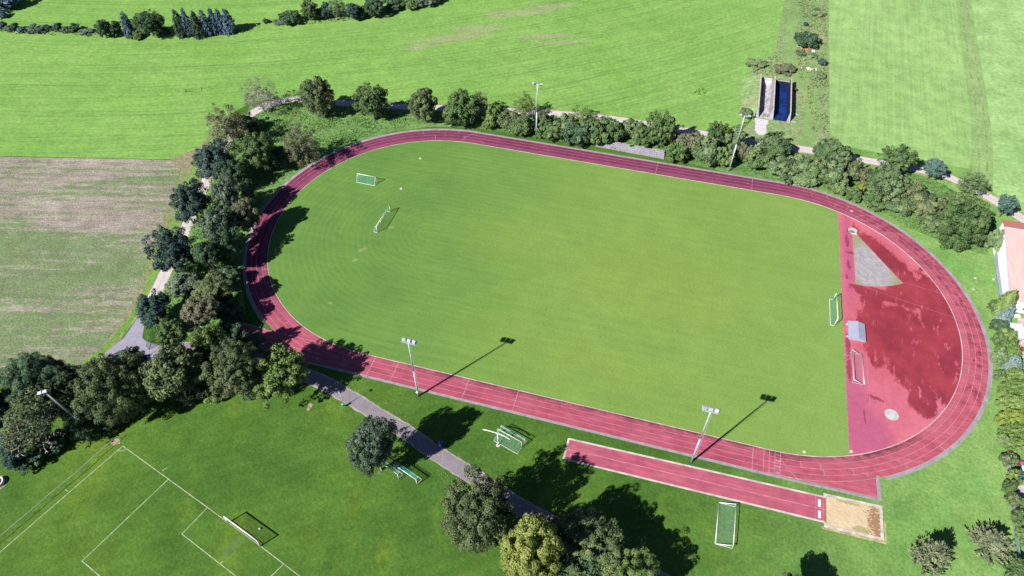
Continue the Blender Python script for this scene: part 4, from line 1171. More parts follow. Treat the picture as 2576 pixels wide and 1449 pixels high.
F = {
    'dark': foliage("leaf_dark", (.024, .052, .050), (.048, .088, .082), (.085, .135, .115)),
    'deep': foliage("leaf_deep_green", (.026, .060, .034), (.056, .108, .058), (.105, .165, .085)),
    'olive': foliage("leaf_olive", (.052, .084, .040), (.104, .142, .064), (.175, .205, .095)),
    'green': foliage("leaf_green", (.046, .092, .034), (.088, .150, .055), (.150, .212, .085)),
    'bright': foliage("leaf_bright", (.066, .125, .034), (.125, .195, .060), (.200, .260, .090)),
    'yellow': foliage("leaf_yellow", (.100, .140, .032), (.195, .235, .060), (.285, .315, .095)),
    'grey': foliage("leaf_grey_green", (.052, .088, .060), (.105, .150, .105), (.170, .212, .152)),
    'brown': foliage("leaf_brownish", (.070, .082, .052), (.135, .145, .088), (.205, .200, .125)),
    'blue': foliage("needle_blue", (.030, .065, .095), (.075, .130, .185), (.140, .210, .265)),
    'bluegreen': foliage("leaf_blue_green", (.045, .095, .080), (.090, .165, .140), (.150, .235, .195)),
    'pine': foliage("needle_dark", (.022, .046, .036), (.045, .080, .058), (.090, .130, .080)),
    'cedar': foliage("needle_pale", (.055, .085, .052), (.125, .160, .090), (.215, .240, .140)),
    'thuja': foliage("thuja_yellow_green", (.075, .140, .034), (.145, .225, .065), (.215, .290, .105)),
    'paleblue': foliage("needle_pale_blue", (.085, .135, .130), (.150, .220, .215), (.225, .300, .285)),
    'tipped': foliage("leaf_yellow_tipped", (.046, .088, .042), (.098, .150, .062), (.265, .290, .105)),
    'yellowthuja': foliage("thuja_golden", (.10, .155, .028), (.18, .24, .05), (.26, .30, .085)),
    'twig': foliage("bare_twigs", (.08, .075, .065), (.145, .135, .12), (.22, .20, .18), .03, 0.0),
    'pale': foliage("leaf_pale_right", (.085, .140, .062), (.150, .220, .100), (.220, .285, .140)),
    'rgreen': foliage("leaf_soft_green", (.055, .105, .046), (.105, .165, .075), (.170, .230, .110)),
}
M_BARK = simple("bark", (.085, .07, .055), .95, .3, 3)
M_BARKG = simple("bark_grey", (.20, .18, .17), .95, .3, 3)


def leafmesh(name, c, nrm, ln, wd, tone, rng, along=None):
    """c,nrm (N,3); one folded leaf-like face each"""
    N = len(c)
    nrm = nrm / np.maximum(np.linalg.norm(nrm, axis=1, keepdims=True), 1e-6)
    a = rng.normal(size=(N, 3)) if along is None else along + rng.normal(size=(N, 3)) * .25
    t = a - nrm * np.sum(a * nrm, 1, keepdims=True)
    t /= np.maximum(np.linalg.norm(t, axis=1, keepdims=True), 1e-6)
    b = np.cross(nrm, t)
    ln = np.broadcast_to(np.asarray(ln, float), (N,))[:, None]; wd = np.broadcast_to(np.asarray(wd, float), (N,))[:, None]
    v = np.stack([c - t * ln, c + b * wd + t * ln * .1, c + t * ln, c - b * wd + t * ln * .1], 1).reshape(-1, 3)
    me = bpy.data.meshes.new(name)
    me.vertices.add(4 * N); me.vertices.foreach_set("co", v.ravel())
    me.loops.add(4 * N); me.loops.foreach_set("vertex_index", np.arange(4 * N, dtype=np.int32))
    me.polygons.add(N); me.polygons.foreach_set("loop_start", np.arange(0, 4 * N, 4, dtype=np.int32))
    at = me.attributes.new("tone", 'FLOAT', 'FACE')
    at.data.foreach_set("value", np.clip(tone, 0, 1).astype(np.float32))
    me.update(calc_edges=True); me.validate()
    me.materials.append(F['green'])
    return me


def sph(n, rng):
    d = rng.normal(size=(n, 3)); return d / np.linalg.norm(d, axis=1, keepdims=True)


def crown(name, seed, clumps=90, per=95, leaf=.055, cr=.20, spike=1.0, gap=0.0, low=-.85, core=800, lump=.18, flat=1.0, slim=.62):
    rng = np.random.default_rng(seed)
    d = sph(clumps * 3, rng)
    d = d[d[:, 2] > low][:clumps]
    # uneven outline: a few big lobes
    lob = sph(7, rng); amp = rng.uniform(-1, 1, 7)
    rr = 1 + lump * np.sum(amp * np.maximum(0, d @ lob.T - .35) * 1.8, 1)
    cc = d * (rr * rng.choice([.78, .62, .84, .9], len(d)) * rng.uniform(.92, 1.06, len(d)))[:, None]
    if gap: cc = cc[rng.random(len(cc)) > gap]; d = cc / np.linalg.norm(cc, axis=1, keepdims=True)
    C = []; Nn = []; T = []
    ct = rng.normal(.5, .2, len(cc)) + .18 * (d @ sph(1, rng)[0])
    for i, p in enumerate(cc):
        r = cr * rng.uniform(.7, 1.3)
        u = sph(per, rng); u += d[i] * .55; u[:, 2] += .15
        u /= np.linalg.norm(u, axis=1, keepdims=True)
        off = u * (r * rng.uniform(.55, 1.0, per) ** .7)[:, None]
        rad_ = (off @ d[i])[:, None] * d[i]
        off = (off - rad_) * (1 / spike ** .5) + rad_ * spike
        C.append(p + off); Nn.append(u * .8 + rng.normal(size=(per, 3)) * .45 + d[i] * .3)
        T.append(ct[i] + rng.normal(0, .12, per))
    if core:
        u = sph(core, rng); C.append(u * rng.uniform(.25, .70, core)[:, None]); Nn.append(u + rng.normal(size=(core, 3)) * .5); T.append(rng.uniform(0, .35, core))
    C = np.concatenate(C); Nn = np.concatenate(Nn); T = np.concatenate(T)
    C[:, 2] = np.where(C[:, 2] < 0, C[:, 2] * flat, C[:, 2])
    k = rng.uniform(.7, 1.35, len(C))
    if core: k[-core:] *= 1.6
    return leafmesh(name, C, Nn, leaf * k, leaf * slim * k, T, rng)


def spruce_mesh(name, seed, rows=26, per=34, leaf=.10, droop=.25, taper=.5, spread=1.0):
    """unit radius 1, z from -1 to 1"""
    rng = np.random.default_rng(seed); C = []; Nn = []; A = []; T = []
    for i in range(rows):
        h = (i + rng.uniform(-.3, .3)) / rows
        R = max(.04, min(1.0, (1 - h) * 1.75) ** taper) * rng.uniform(.72, 1.12)
        nb = max(5, int(13 * (1 - h) + 4))
        for b in range(nb):
            a = rng.uniform(0, 2 * math.pi); ln = R * rng.uniform(.75, 1.12); bt = rng.normal(.5, .2)
            m = max(3, int(per * ln))
            s = rng.uniform(.12, 1, m) ** .7
            dr = np.array([math.cos(a), math.sin(a), 0]); sd = np.array([-dr[1], dr[0], 0])
            z = -1 + 2 * h - droop * (s * ln) ** 1.3 * .9
            p = dr * (s * ln)[:, None] + sd * (rng.normal(0, .10, m) * (1.1 - s * .6))[:, None]
            p[:, 2] = z + rng.normal(0, .03, m)
            C.append(p); A.append(np.tile(dr + [0, 0, -.35], (m, 1))); Nn.append(np.tile([0, 0, 1.], (m, 1)) + rng.normal(size=(m, 3)) * .5 + dr * .4); T.append(bt + (s - .6) * .5 + rng.normal(0, .12, m))
    C = np.concatenate(C); n = len(C)
    k = rng.uniform(.7, 1.3, n)
    return leafmesh(name, C, np.concatenate(Nn), leaf * k, leaf * .4 * k, np.concatenate(T), rng, np.concatenate(A))


def thuja_mesh(name, seed, n=5200, leaf=.085):
    rng = np.random.default_rng(seed)
    z = rng.uniform(-1, 1, n); a = rng.uniform(0, 2 * math.pi, n)
    prof = np.clip(1.02 - np.maximum(0, z + .1) ** 2.1 * .95, .05, 1) * np.clip(.75 + .35 * (z + 1), 0, 1)
    lump = 1 + .10 * np.sin(a * 5 + z * 6 + rng.uniform(0, 6)) + .08 * np.sin(a * 9 - z * 11)
    r = prof * lump * rng.uniform(.78, 1.05, n)
    dr = np.stack([np.cos(a), np.sin(a), np.zeros(n)], 1)
    C = dr * r[:, None]; C[:, 2] = z
    tone = .5 + .28 * np.sin(a * 5 + z * 6) + rng.normal(0, .18, n) + z * .12
    k = rng.uniform(.7, 1.4, n)
    return leafmesh(name, C, dr * .9 + [0, 0, .5] + rng.normal(size=(n, 3)) * .4, leaf * k, leaf * .55 * k, tone, rng, np.tile([0, 0, 1.], (n, 1)) + dr * .35)


def spiky_mesh(name, seed, branches=120, per=42, leaf=.07):
    """young conifer: brushes that sweep out and up"""
    rng = np.random.default_rng(seed); C = []; A = []; Nn = []; T = []
    for i in range(branches):
        h = rng.uniform(0, 1) ** 1.1; a = rng.uniform(0, 2 * math.pi)
        ln = (1.05 - h * .75) * rng.uniform(.7, 1.1)
        dr = np.array([math.cos(a), math.sin(a), 0]); bt = rng.normal(.45, .2)
        s = rng.uniform(.15, 1, per)
        p = dr * (s * ln)[:, None]; p[:, 2] = -1 + 1.55 * h + .42 * (s * ln) ** 1.6
        p += rng.normal(0, .035, (per, 3))
        C.append(p); A.append(np.tile(dr + [0, 0, .8], (per, 1)) + rng.normal(size=(per, 3)) * .3); Nn.append(rng.normal(size=(per, 3)) * .6 + [0, 0, .8]); T.append(bt + (s - .55) * .8 + rng.normal(0, .1, per))
    C = np.concatenate(C); n = len(C); k = rng.uniform(.7, 1.4, n)
    return leafmesh(name, C, np.concatenate(Nn), leaf * k, leaf * .33 * k, np.concatenate(T), rng, np.concatenate(A))


def limb_mesh(name, seed, H=1.0, r0=.035, depth=4, spread=.55, first=.28, up=.55, minr=.003, tw=4):
    """trunk with limbs, total height about 1, crown radius about .45"""
    rr = random.Random(seed); b = MB()
    def go(p, d, ln, r, lev):
        n = 3 if lev == 0 else 2
        q = p
        for i in range(n):
            e = q + d * (ln / n)
            b.cyl(q, e, r * (1 - .3 * i / n), r * (1 - .3 * (i + 1) / n), 7 if lev == 0 else (5 if lev < 2 else 3))
            q = e; d = (d + Vector((rr.gauss(0, .10), rr.gauss(0, .10), .04))).normalized()
        if lev >= depth: return
        k = rr.choice((3, 4)) if lev == 0 else rr.choice((2, 3))
        for i in range(k):
            a = 2 * math.pi * (i + rr.uniform(-.3, .3)) / k
            s = d.orthogonal().normalized(); t_ = d.cross(s)
            nd = (d * up + (s * math.cos(a) + t_ * math.sin(a)) * spread * rr.uniform(.7, 1.3)).normalized()
            go(q, nd, ln * rr.uniform(.62, .82), max(minr, r * .55), lev + 1)
    go(Vector((0, 0, 0)), Vector((0, 0, 1)), first, r0, 0)
    me = bpy.data.meshes.new(name); me.from_pydata(b.v, [], b.f); me.update(); me.materials.append(M_BARK)
    return me


MESH = {
    'tree': [crown("crown_tree_%d" % i, 10 + i, (120, 150, 95, 130)[i], (105, 85, 120, 90)[i], (.044, .037, .050, .040)[i], (.185, .16, .205, .17)[i], core=2600, lump=(.3, .4, .34, .5)[i], spike=(1, 1.35, 1.1, 1.5)[i], gap=(.03, .08, .05, .1)[i]) for i in range(4)],
    'big': [crown("crown_big_%d" % i, 20 + i, (240, 290, 220, 250)[i], (150, 125, 160, 140)[i], (.024, .021, .026, .023)[i], (.14, .12, .155, .13)[i], core=4500, lump=(.3, .36, .28, .45)[i], spike=(1, 1.3, 1.1, 1.2)[i], gap=.06) for i in range(4)],
    'spike': [crown("crown_spiked_%d" % i, 30 + i, 150, 110, .034, .16, spike=1.25, gap=.02, lump=.16, core=2200) for i in range(3)],
    'thin': [crown("crown_thin_%d" % i, 40 + i, 120, 75, .030, .18, spike=1.4, gap=.12, core=700, lump=.3) for i in range(3)],
    'bush': [crown("crown_bush_%d" % i, 50 + i, 60, 70, .085, .27, spike=1.2, low=-.45, core=700, lump=.35, flat=.8) for i in range(4)],
    'small': [crown("crown_small_%d" % i, 60 + i, 36, 55, .13, .32, low=-.4, core=120, lump=.35, flat=.7) for i in range(3)],
    'thinwide': [crown("crown_arching_%d" % i, 65 + i, 150, 80, .06, .17, spike=1.3, low=-.5, core=900, lump=.15, flat=.8) for i in range(3)],
    'spruce': [spruce_mesh("crown_spruce_%d" % i, 70 + i) for i in range(3)],
    'thuja': [thuja_mesh("crown_thuja_%d" % i, 80 + i) for i in range(3)],
    'cedar': [spiky_mesh("crown_cedar_%d" % i, 90 + i) for i in range(3)],
}
LIMB = [limb_mesh("trunk_limbs_%d" % i, 100 + i) for i in range(4)]
BARE = [limb_mesh("bare_limbs_%d" % i, 120 + i, depth=6, spread=.62, first=.24, r0=.024, up=.62, minr=.006) for i in range(2)]
VR = random.Random(42)


def obj_of(mesh, name, mat, parent=None):
    o = bpy.data.objects.new(name, mesh)
    COL.objects.link(o)
    if parent: o.parent = parent
    o.material_slots[0].link = 'OBJECT'
    o.material_slots[0].material = mat
    return o


def plant(shape, leaf, u, v, rw, rh, label, name=None, cat=None, clear=1.2, group=None, lean=None):
    """crown centre at survey point u,v with half width rw and half height rh on the grid"""
    zc = 3.0
    for _ in range(6):
        p = G(u, v, zc)
        vd = p - CAM; dist = np.linalg.norm(vd)
        depth = float(-(RM.T @ vd)[2])
        k = depth / FPX
        sinE = -vd[2] / dist; cosE = math.sqrt(1 - sinE ** 2)
        R = rw * k; hm = rh * k
        Rz = math.sqrt(max(.02, hm * hm - (R * sinE) ** 2)) / cosE
        lo, hi = (1.2, 4.5) if shape in ('spruce', 'thuja') else ((.28, 1.0) if shape == 'small' else (.55, 1.5))
        Rz = min(max(Rz, lo * R), hi * R)
        bottom = clear if shape not in ('bush', 'small', 'spruce', 'thuja', 'cedar', 'wide') else 0.0
        zc = bottom + Rz * (.8 if shape in ('bush', 'wide') else .6 if shape == 'small' else 1.0)
    x, y = float(p[0]), float(p[1])
    ms = VR.choice(MESH['thinwide' if shape == 'wide' else shape]); rz = VR.uniform(0, 6.28)
    sc = (R * VR.uniform(.96, 1.05), R * VR.uniform(.96, 1.05), Rz)
    if shape in ('bush', 'small', 'wide'):
        if shape == 'wide': rz = .28 + VR.uniform(-.08, .08); sc = (R * 1.75, R * .95, Rz * 1.1)
        o = obj_of(ms, name or ("thuja" if shape == "wide" else "shrub"), F[leaf])
        o.location = (x, y, zc); o.rotation_euler = (0, 0, rz); o.scale = sc
        return tag(o, label, cat or ("conifer" if shape == 'wide' else "shrub"), group)
    t = thing(name or {'spruce': 'spruce_tree', 'thuja': 'thuja', 'cedar': 'young_conifer'}.get(shape, 'broadleaf_tree'), label, cat or ("conifer" if shape in ('spruce', 'thuja', 'cedar') else "tree"), (x, y, 0), rz, group)
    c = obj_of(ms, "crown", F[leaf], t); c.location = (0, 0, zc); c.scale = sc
    Hh = zc + Rz
    if shape in ('spruce', 'thuja', 'cedar'):
        MB().cyl((0, 0, 0), (0, 0, Hh * .9), R * .07 + .05, .03, 7).build("trunk", M_BARK, t)
    else:
        tr = obj_of(VR.choice(LIMB), "trunk", M_BARKG if leaf in ('grey', 'brown') else M_BARK, t)
        tr.scale = (R / .66, R / .66, Hh * .82)
    return t


AV = "trees along the gravel track"
BK = "trees on the bank left of the track"
FS = "shrubs on the bank behind the far straight"
HD = "shrubs of the far field hedge"
T_ = [
    # dark avenue on the left
    ('spike', 'dark', 537, 403, 50, 47, "dark round tree over the gravel track, topmost of the four dark ones", None, None, 1.6, AV),
    ('spike', 'dark', 479, 509, 46, 53, "dark tree over the gravel track, just above the open stretch of gravel", None, None, 1.6, AV),
    ('spike', 'dark', 436, 634, 57, 55, "wide dark ragged tree spreading over the gravel track beside the stubble", None, None, 1.6, AV),
    ('tree', 'dark', 380, 777, 51, 45, "compact dark green tree where the gravel meets the asphalt", None, None, 1.2, AV),
    ('thin', 'brown', 574, 320, 44, 48, "thin brownish tree at the bend of the gravel track", None, None, 1.4, AV),
    ('tree', 'green', 640, 378, 46, 48, "bright-topped green tree inside the gravel bend", None, None, 2.2, BK),
    ('thin', 'brown', 760, 362, 44, 44, "yellow-brown tree above the top left of the red track", None, None, 2.0, BK),
    ('bush', 'deep', 612, 318, 34, 26, "dark bush hugging the inside of the gravel bend", None, None, 0, BK),
    ('tree', 'grey', 572, 490, 40, 48, "tall grey-green tree above the stretch of shaded track", None, None, 2.3, BK),
    ('tree', 'deep', 622, 478, 24, 30, "narrow dark tree squeezed behind the grey-green one", None, None, 2.0, BK),
    ('tree', 'brown', 622, 536, 40, 46, "olive-brown tree leaning over the shaded left bend", None, None, 1.8, BK),
    ('tree', 'grey', 545, 568, 44, 44, "grey-green bushy tree inside the dark avenue", None, None, 4.8, BK),
    ('bush', 'bright', 557, 652, 23, 27, "small bright yellow-green shrub glowing in the shade", None, None, 0, BK),
    ('tree', 'deep', 514, 640, 30, 34, "dark shaded tree left of the glowing yellow-green shrub", None, None, 4.6, BK),
    ('bush', 'grey', 460, 716, 36, 24, "low grey-green shrub right of the gravel track", None, None, 0, BK),
    ('tree', 'olive', 527, 728, 46, 36, "olive shrubby tree below the glowing shrub", None, None, 4.6, BK),
    ('tree', 'brown', 492, 788, 56, 42, "brownish tree right of the compact dark green one", None, None, 4.8, BK),
    ('tree', 'green', 437, 838, 46, 44, "mid-green maple at the mouth of the footpath", None, None, 4.8, BK),
    ('tree', 'bright', 522, 862, 38, 56, "pale green tall maple standing above its neighbours", None, None, 4.2, BK),
    ('bush', 'deep', 575, 845, 40, 34, "dark shrub between the pale maple and the start of the red chute", None, None, 0, BK),
    # lower left grove
    ('big', 'olive', 592, 928, 72, 74, "large olive tree, right of the pale maple", None, None, 4.2, "trees of the lower left grove"),
    ('tree', 'bright', 702, 936, 66, 62, "yellow-green tree at the right end of the grove", None, None, 3.8, "trees of the lower left grove"),
    ('bush', 'deep', 655, 968, 38, 32, "dark green shrub under the yellow-green end of the grove", None, None, 0, "trees of the lower left grove"),
    ('tree', 'olive', 432, 945, 72, 72, "grey-olive tree behind the bare twigs in the middle of the grove", None, None, 4.6, "trees of the lower left grove"),
    ('tree', 'deep', 325, 905, 42, 38, "dark tree poking up against the pale asphalt", None, None, 5.0, "trees of the lower left grove"),
    ('big', 'olive', 285, 985, 88, 98, "very large yellow-olive tree right of the blue-grey floodlight", None, None, 0.3, "trees of the lower left grove"),
    ('big', 'deep', 84, 950, 76, 66, "big dark green tree in front of the stubble field", None, None, 4.0, "trees of the lower left grove"),
    ('tree', 'deep', 172, 960, 40, 46, "smaller dark green tree beside the big dark one", None, None, 3.5, "trees of the lower left grove"),
    ('tree', 'deep', 212, 1050, 44, 46, "dark green tree behind the foot of the blue-grey floodlight", None, None, 0.3, "trees of the lower left grove"),
    ('tree', 'dark', 40, 1132, 48, 46, "blue-green shrubby tree by the left edge above the concrete ring", None, None, 0.3, "trees of the lower left grove"),
    ('bush', 'deep', 130, 1118, 36, 26, "dark shrub behind the blue bench", None, None, 0, "trees of the lower left grove"),
    ('tree', 'dark', -18, 1015, 40, 60, "dark tree cut by the left edge of the picture", None, None, 3.0, "trees of the lower left grove"),
    # row behind the top left bend
    ('spike', 'olive', 801, 246, 48, 44, "dark olive tree, leftmost of the row behind the top bend", None, None, 1.0, AV),
    ('tree', 'green', 935, 257, 46, 47, "round green tree, second of the row behind the top bend", None, None, .8, AV),
    ('tree', 'olive', 1066, 257, 40, 42, "round olive tree showing its pale trunk, third of the row behind the top bend", None, None, 1.8, AV),
    ('tree', 'green', 1158, 272, 52, 49, "wide bushy green tree, fourth of the row behind the top bend", None, None, .3, AV),
    ('thin', 'brown', 1208, 258, 20, 22, "thin grey-brown tree peeping out behind the wide bushy one", None, None, 1, AV),
    ('bush', 'bright', 1243, 294, 23, 30, "upright light green shrub at the left end of the far hedge", None, None, 0, FS),
    ('thin', 'bright', 1319, 265, 27, 25, "small light olive tree beside the gravel left of the floodlight", None, None, 1.5, AV),
    ('thin', 'bright', 1470, 296, 29, 28, "small light olive tree with gravel showing behind it", None, None, 1.2, AV),
    ('tree', 'green', 1663, 326, 37, 46, "tall green tree at the right end of the stone terrace", None, None, .8, AV),
    ('tree', 'green', 1803, 333, 25, 30, "small green tree left of the silo floodlight", None, None, 1.5, AV),
    ('tree', 'rgreen', 2090, 384, 46, 40, "full green tree beside the gravel below the right silo wall", None, None, 1.0, AV),
    ('tree', 'green', 2264, 400, 38, 36, "dark green tree beside the gravel at the start of the right bend", None, None, 1.2, AV),
    ('tree', 'bluegreen', 2350, 420, 26, 24, "small blue-green tree with bare trunk by the gravel, left of the flat-topped one", None, None, 1.6, AV),
    ('thin', 'pale', 2449, 458, 33, 26, "flat-topped small green tree with bare trunk by the gravel", None, None, 1.8, AV),
    ('tree', 'bluegreen', 2536, 513, 27, 27, "small blue-green tree with bare trunk nearest the house", None, None, 1.6, AV),
    # hedge behind the far straight
    ('bush', 'olive', 1283, 306, 28, 26, "olive bush right of the upright light green shrub", None, None, 0, FS),
    ('bush', 'green', 1316, 318, 30, 28, "green bush left of the floodlight foot", None, None, 0, FS),
    ('bush', 'green', 1390, 328, 32, 26, "low dark green bush right of the floodlight foot", None, None, 0, FS),
    ('bush', 'rgreen', 1424, 318, 28, 28, "mid-green bush between the floodlight and the small olive tree", None, None, 0, FS),
    ('bush', 'deep', 1458, 338, 34, 32, "dark bush under the small olive tree", None, None, 0, FS),
    ('bush', 'olive', 1365, 305, 22, 20, "olive bush behind the floodlight pole", None, None, 0, FS),
    ('bush', 'green', 1495, 340, 22, 28, "green bush at the left end of the stone terrace", None, None, 0, FS),
    ('bush', 'green', 1533, 330, 34, 30, "broad green bush above the left half of the stone terrace", None, None, 0, FS),
    ('bush', 'rgreen', 1586, 326, 26, 24, "mid-green bush above the middle of the stone terrace", None, None, 0, FS),
    ('bush', 'green', 1612, 342, 30, 28, "green bush overhanging the middle of the stone terrace", None, None, 0, FS),
    ('bush', 'bright', 1690, 356, 17, 22, "light green shrub at the foot of the tall green tree", None, None, 0, FS),
    ('bush', 'brown', 1735, 366, 32, 32, "brownish bush right of the stone terrace", None, None, 0, FS),
    ('bush', 'green', 1706, 384, 26, 26, "dark green bush touching the right end of the stone terrace", None, None, 0, FS),
    ('bush', 'rgreen', 1778, 385, 32, 36, "mid-green bush below the small green tree", None, None, 0, FS),
    ('bush', 'rgreen', 1845, 358, 30, 32, "green bush behind the silo floodlight pole", None, None, 0, FS),
    ('bush', 'bright', 1822, 400, 24, 26, "yellow-green bush left of the silo floodlight foot", None, None, 0, FS),
    ('bush', 'brown', 1874, 389, 18, 25.2, "reddish brown bush right of the silo floodlight foot", None, None, 0, FS),
    ('bush', 'green', 1908, 402, 30.6, 30.6, "dark green bush right of the reddish brown one", None, None, 0, FS),
    ('tree', 'rgreen', 1946, 372, 46.8, 36, "big dense green tree below the left silo bay", None, None, .2, FS),
    ('bush', 'rgreen', 1960, 422, 37.8, 27, "green bush in front of the big dense tree", None, None, 0, FS),
    ('bush', 'rgreen', 2014, 418, 28.8, 27, "green bush right of the big dense tree", None, None, 0, FS),
    ('bush', 'green', 2052, 430, 27, 27, "dark green bush left of the full green gravel-side tree", None, None, 0, FS),
    ('bush', 'pale', 2034, 449, 30.6, 18, "low pale bush close to the start of the right bend", None, None, 0, FS),
    ('bush', 'rgreen', 2094, 442, 32.4, 32.4, "green bush below the full green gravel-side tree", None, None, 0, FS),
    ('bush', 'green', 2112, 470, 25.2, 19.8, "low dark green bush at the start of the right bend", None, None, 0, FS),
    ('bush', 'olive', 2146, 432, 27, 28.8, "yellow-olive bush along the right bend", None, None, 0, FS),
    ('bush', 'brown', 2172, 442, 15.3, 21.6, "brownish bush beside the yellow-olive one", None, None, 0, FS),
    ('bush', 'yellow', 2166, 472, 14.4, 14.4, "small bright yellow bush along the right bend", None, None, 0, FS),
    ('bush', 'green', 2148, 491, 18, 16.2, "small dark green bush below the bright yellow one", None, None, 0, FS),
    ('tree', 'rgreen', 2229, 456, 52.2, 46.8, "big rounded green tree along the right bend", None, None, .2, FS),
    ('bush', 'green', 2196, 504, 30.6, 21.6, "dark green bush at the foot of the big rounded tree", None, None, 0, FS),
    ('bush', 'olive', 2288, 488, 27, 32.4, "olive bush right of the big rounded tree", None, None, 0, FS),
    ('bush', 'rgreen', 2258, 516, 32.4, 21.6, "low green bush between the two big rounded trees", None, None, 0, FS),
    ('bush', 'olive', 2325, 522, 43.2, 34.2, "olive spreading bush left of the largest rounded tree", None, None, 0, FS),
    ('tree', 'green', 2390, 500, 28.8, 23.4, "dark tree top behind the largest rounded tree", None, None, .5, FS),
    ('big', 'green', 2425, 556, 66.6, 59.4, "largest rounded dark tree at the top right bend", None, None, .2, FS),
    ('bush', 'rgreen', 2345, 566, 30.6, 19.8, "low green bush at the foot of the largest rounded tree", None, None, 0, FS),
    ('bush', 'pale', 2505, 606, 26, 26, "pale green shrub against the white house wall", None, None, 0, "garden shrubs"),
    # garden edge
    ('thuja', 'thuja', 2532, 760, 17, 38, "yellow-green thuja at the corner of the house", None, None, 0, "thujas and spruces of the garden hedge"),
    ('spruce', 'paleblue', 2534, 786, 19, 26, "blue spruce next to the corner thuja", None, None, 0, "thujas and spruces of the garden hedge"),
    ('spruce', 'paleblue', 2532, 812, 10, 15, "small blue spruce left of the canopy roof", None, None, 0, "thujas and spruces of the garden hedge"),
    ('bush', 'green', 2503, 772, 14, 22, "green shrub at the foot of the corner thuja", None, None, 0, "garden shrubs"),
    ('bush', 'deep', 2512, 822, 18, 20, "dark shrub left of the small blue spruce", None, None, 0, "garden shrubs"),
    ('bush', 'bright', 2530, 848, 20, 22, "yellowish shrub in front of the canopy", None, None, 0, "garden shrubs"),
    ('bush', 'green', 2512, 858, 16, 26, "green shrub between the track edge and the yellowish one", None, None, 0, "garden shrubs"),
    ('bush', 'pale', 2510, 900, 18, 26, "pale green shrub closest to the outer bend", None, None, 0, "garden shrubs"),
    ('tree', 'thuja', 2541, 882, 24, 24, "ball-shaped yellow-green tree in the garden", None, None, .1, "garden shrubs"),
    ('spruce', 'paleblue', 2549, 912, 22, 18, "blue spruce above the thuja row", None, None, 0, "thujas and spruces of the garden hedge"),
    ('bush', 'green', 2512, 946, 12, 22, "narrow green shrub at the head of the thuja row", None, None, 0, "garden shrubs"),
    ('wide', 'thuja', 2552, 948, 21, 20, "first thuja of the row, below the blue spruce", None, None, 0, "thujas and spruces of the garden hedge"),
    ('wide', 'thuja', 2556, 980, 24, 24, "second thuja of the row along the garden", None, None, 0, "thujas and spruces of the garden hedge"),
    ('wide', 'thuja', 2554, 1018, 25, 25, "third thuja of the row along the garden", None, None, 0, "thujas and spruces of the garden hedge"),
    ('wide', 'yellowthuja', 2552, 1054, 25, 26, "yellowest thuja of the row, fourth from the top", None, None, 0, "thujas and spruces of the garden hedge"),
    ('wide', 'thuja', 2558, 1090, 25, 25, "fifth thuja of the row along the garden", None, None, 0, "thujas and spruces of the garden hedge"),
    ('wide', 'thuja', 2568, 1124, 22, 22, "last thuja of the row, cut by the right edge", None, None, 0, "thujas and spruces of the garden hedge"),
    ('bush', 'pale', 2524, 1110, 12, 16, "small pale shrub at the end of the thuja row", None, None, 0, "garden shrubs"),
    ('bush', 'olive', 2536, 1158, 18, 20, "olive shrub above the round dark tub", None, None, 0, "garden shrubs"),
    ('bush', 'bright', 2548, 1200, 16, 20, "light shrub left of the blue sheet", None, None, 0, "garden shrubs"),
    ('bush', 'green', 2538, 1228, 16, 20, "green shrub on the wire fence below the light one", None, None, 0, "garden shrubs"),
    ('bush', 'olive', 2552, 1262, 20, 22, "olive shrub left of the patio", None, None, 0, "garden shrubs"),
    ('bush', 'green', 2562, 1305, 22, 24, "green shrub below the patio", None, None, 0, "garden shrubs"),
    ('bush', 'bright', 2575, 1345, 24, 22, "bright shrub cut by the right edge beside the lower conifer", None, None, 0, "garden shrubs"),
    # lower right young conifers
    ('cedar', 'cedar', 2352, 1392, 52, 56, "pale young conifer standing alone on the lawn in the lower right", None, None, 0, "young conifers in the lower right"),
    ('cedar', 'cedar', 2498, 1362, 58, 52, "pale young conifer by the wire fence in the lower right", None, None, 0, "young conifers in the lower right"),
    ('cedar', 'green', 2566, 1428, 44, 40, "greener young conifer in the bottom right corner", None, None, 0, "young conifers in the lower right"),
    # trees along the footpath
    ('big', 'grey', 940, 1117, 70, 84, "big round grey-green tree beside the footpath", None, None, 2.2, "large trees along the footpath"),
    ('big', 'olive', 1198, 1292, 94, 108, "large dark olive tree over the footpath", None, None, 0.2, "large trees along the footpath"),
    ('big', 'yellow', 1334, 1388, 80, 90, "yellow-green tree at the bottom edge of the picture", None, None, 2.5, "large trees along the footpath"),
    ('big', 'tipped', 1478, 1392, 112, 98, "green tree with yellowish tips at the bottom edge", None, None, 3.0, "large trees along the footpath"),
    ('big', 'bright', 1592, 1462, 76, 70, "light green tree cut by the bottom edge, rightmost of its clump", None, None, 4.5, "large trees along the footpath"),
    ('big', 'green', 1410, 1352, 52, 50, "green crown squeezed between the yellow-green tree and the one with yellowish tips", None, None, 3.0, "large trees along the footpath"),
    ('tree', 'olive', 1992, 1490, 50, 40, "olive tree top just rising over the bottom edge", None, None, 6.0, "large trees along the footpath"),
    # scrub strip
    ('bush', 'deep', 2031, 102, 27, 18, "dark bush in the scrub strip between the fields", None, None, 0, "scrub between the fields"),
    ('small', 'dark', 2067, 157, 11, 9, "small dark bush by the edge of the sown field", None, None, 0, "scrub between the fields"),
    ('small', 'dark', 2026, 61, 6, 5, "tiny dark bush highest in the scrub strip", None, None, 0, "scrub between the fields"),
    ('small', 'brown', 1976, 173, 24, 8, "long brown weed clump behind the silo", None, None, 0, "scrub between the fields"),
    ('small', 'pale', 1905, 160, 22, 8, "low olive weeds behind the left silo bay", None, None, 0, "scrub between the fields"),
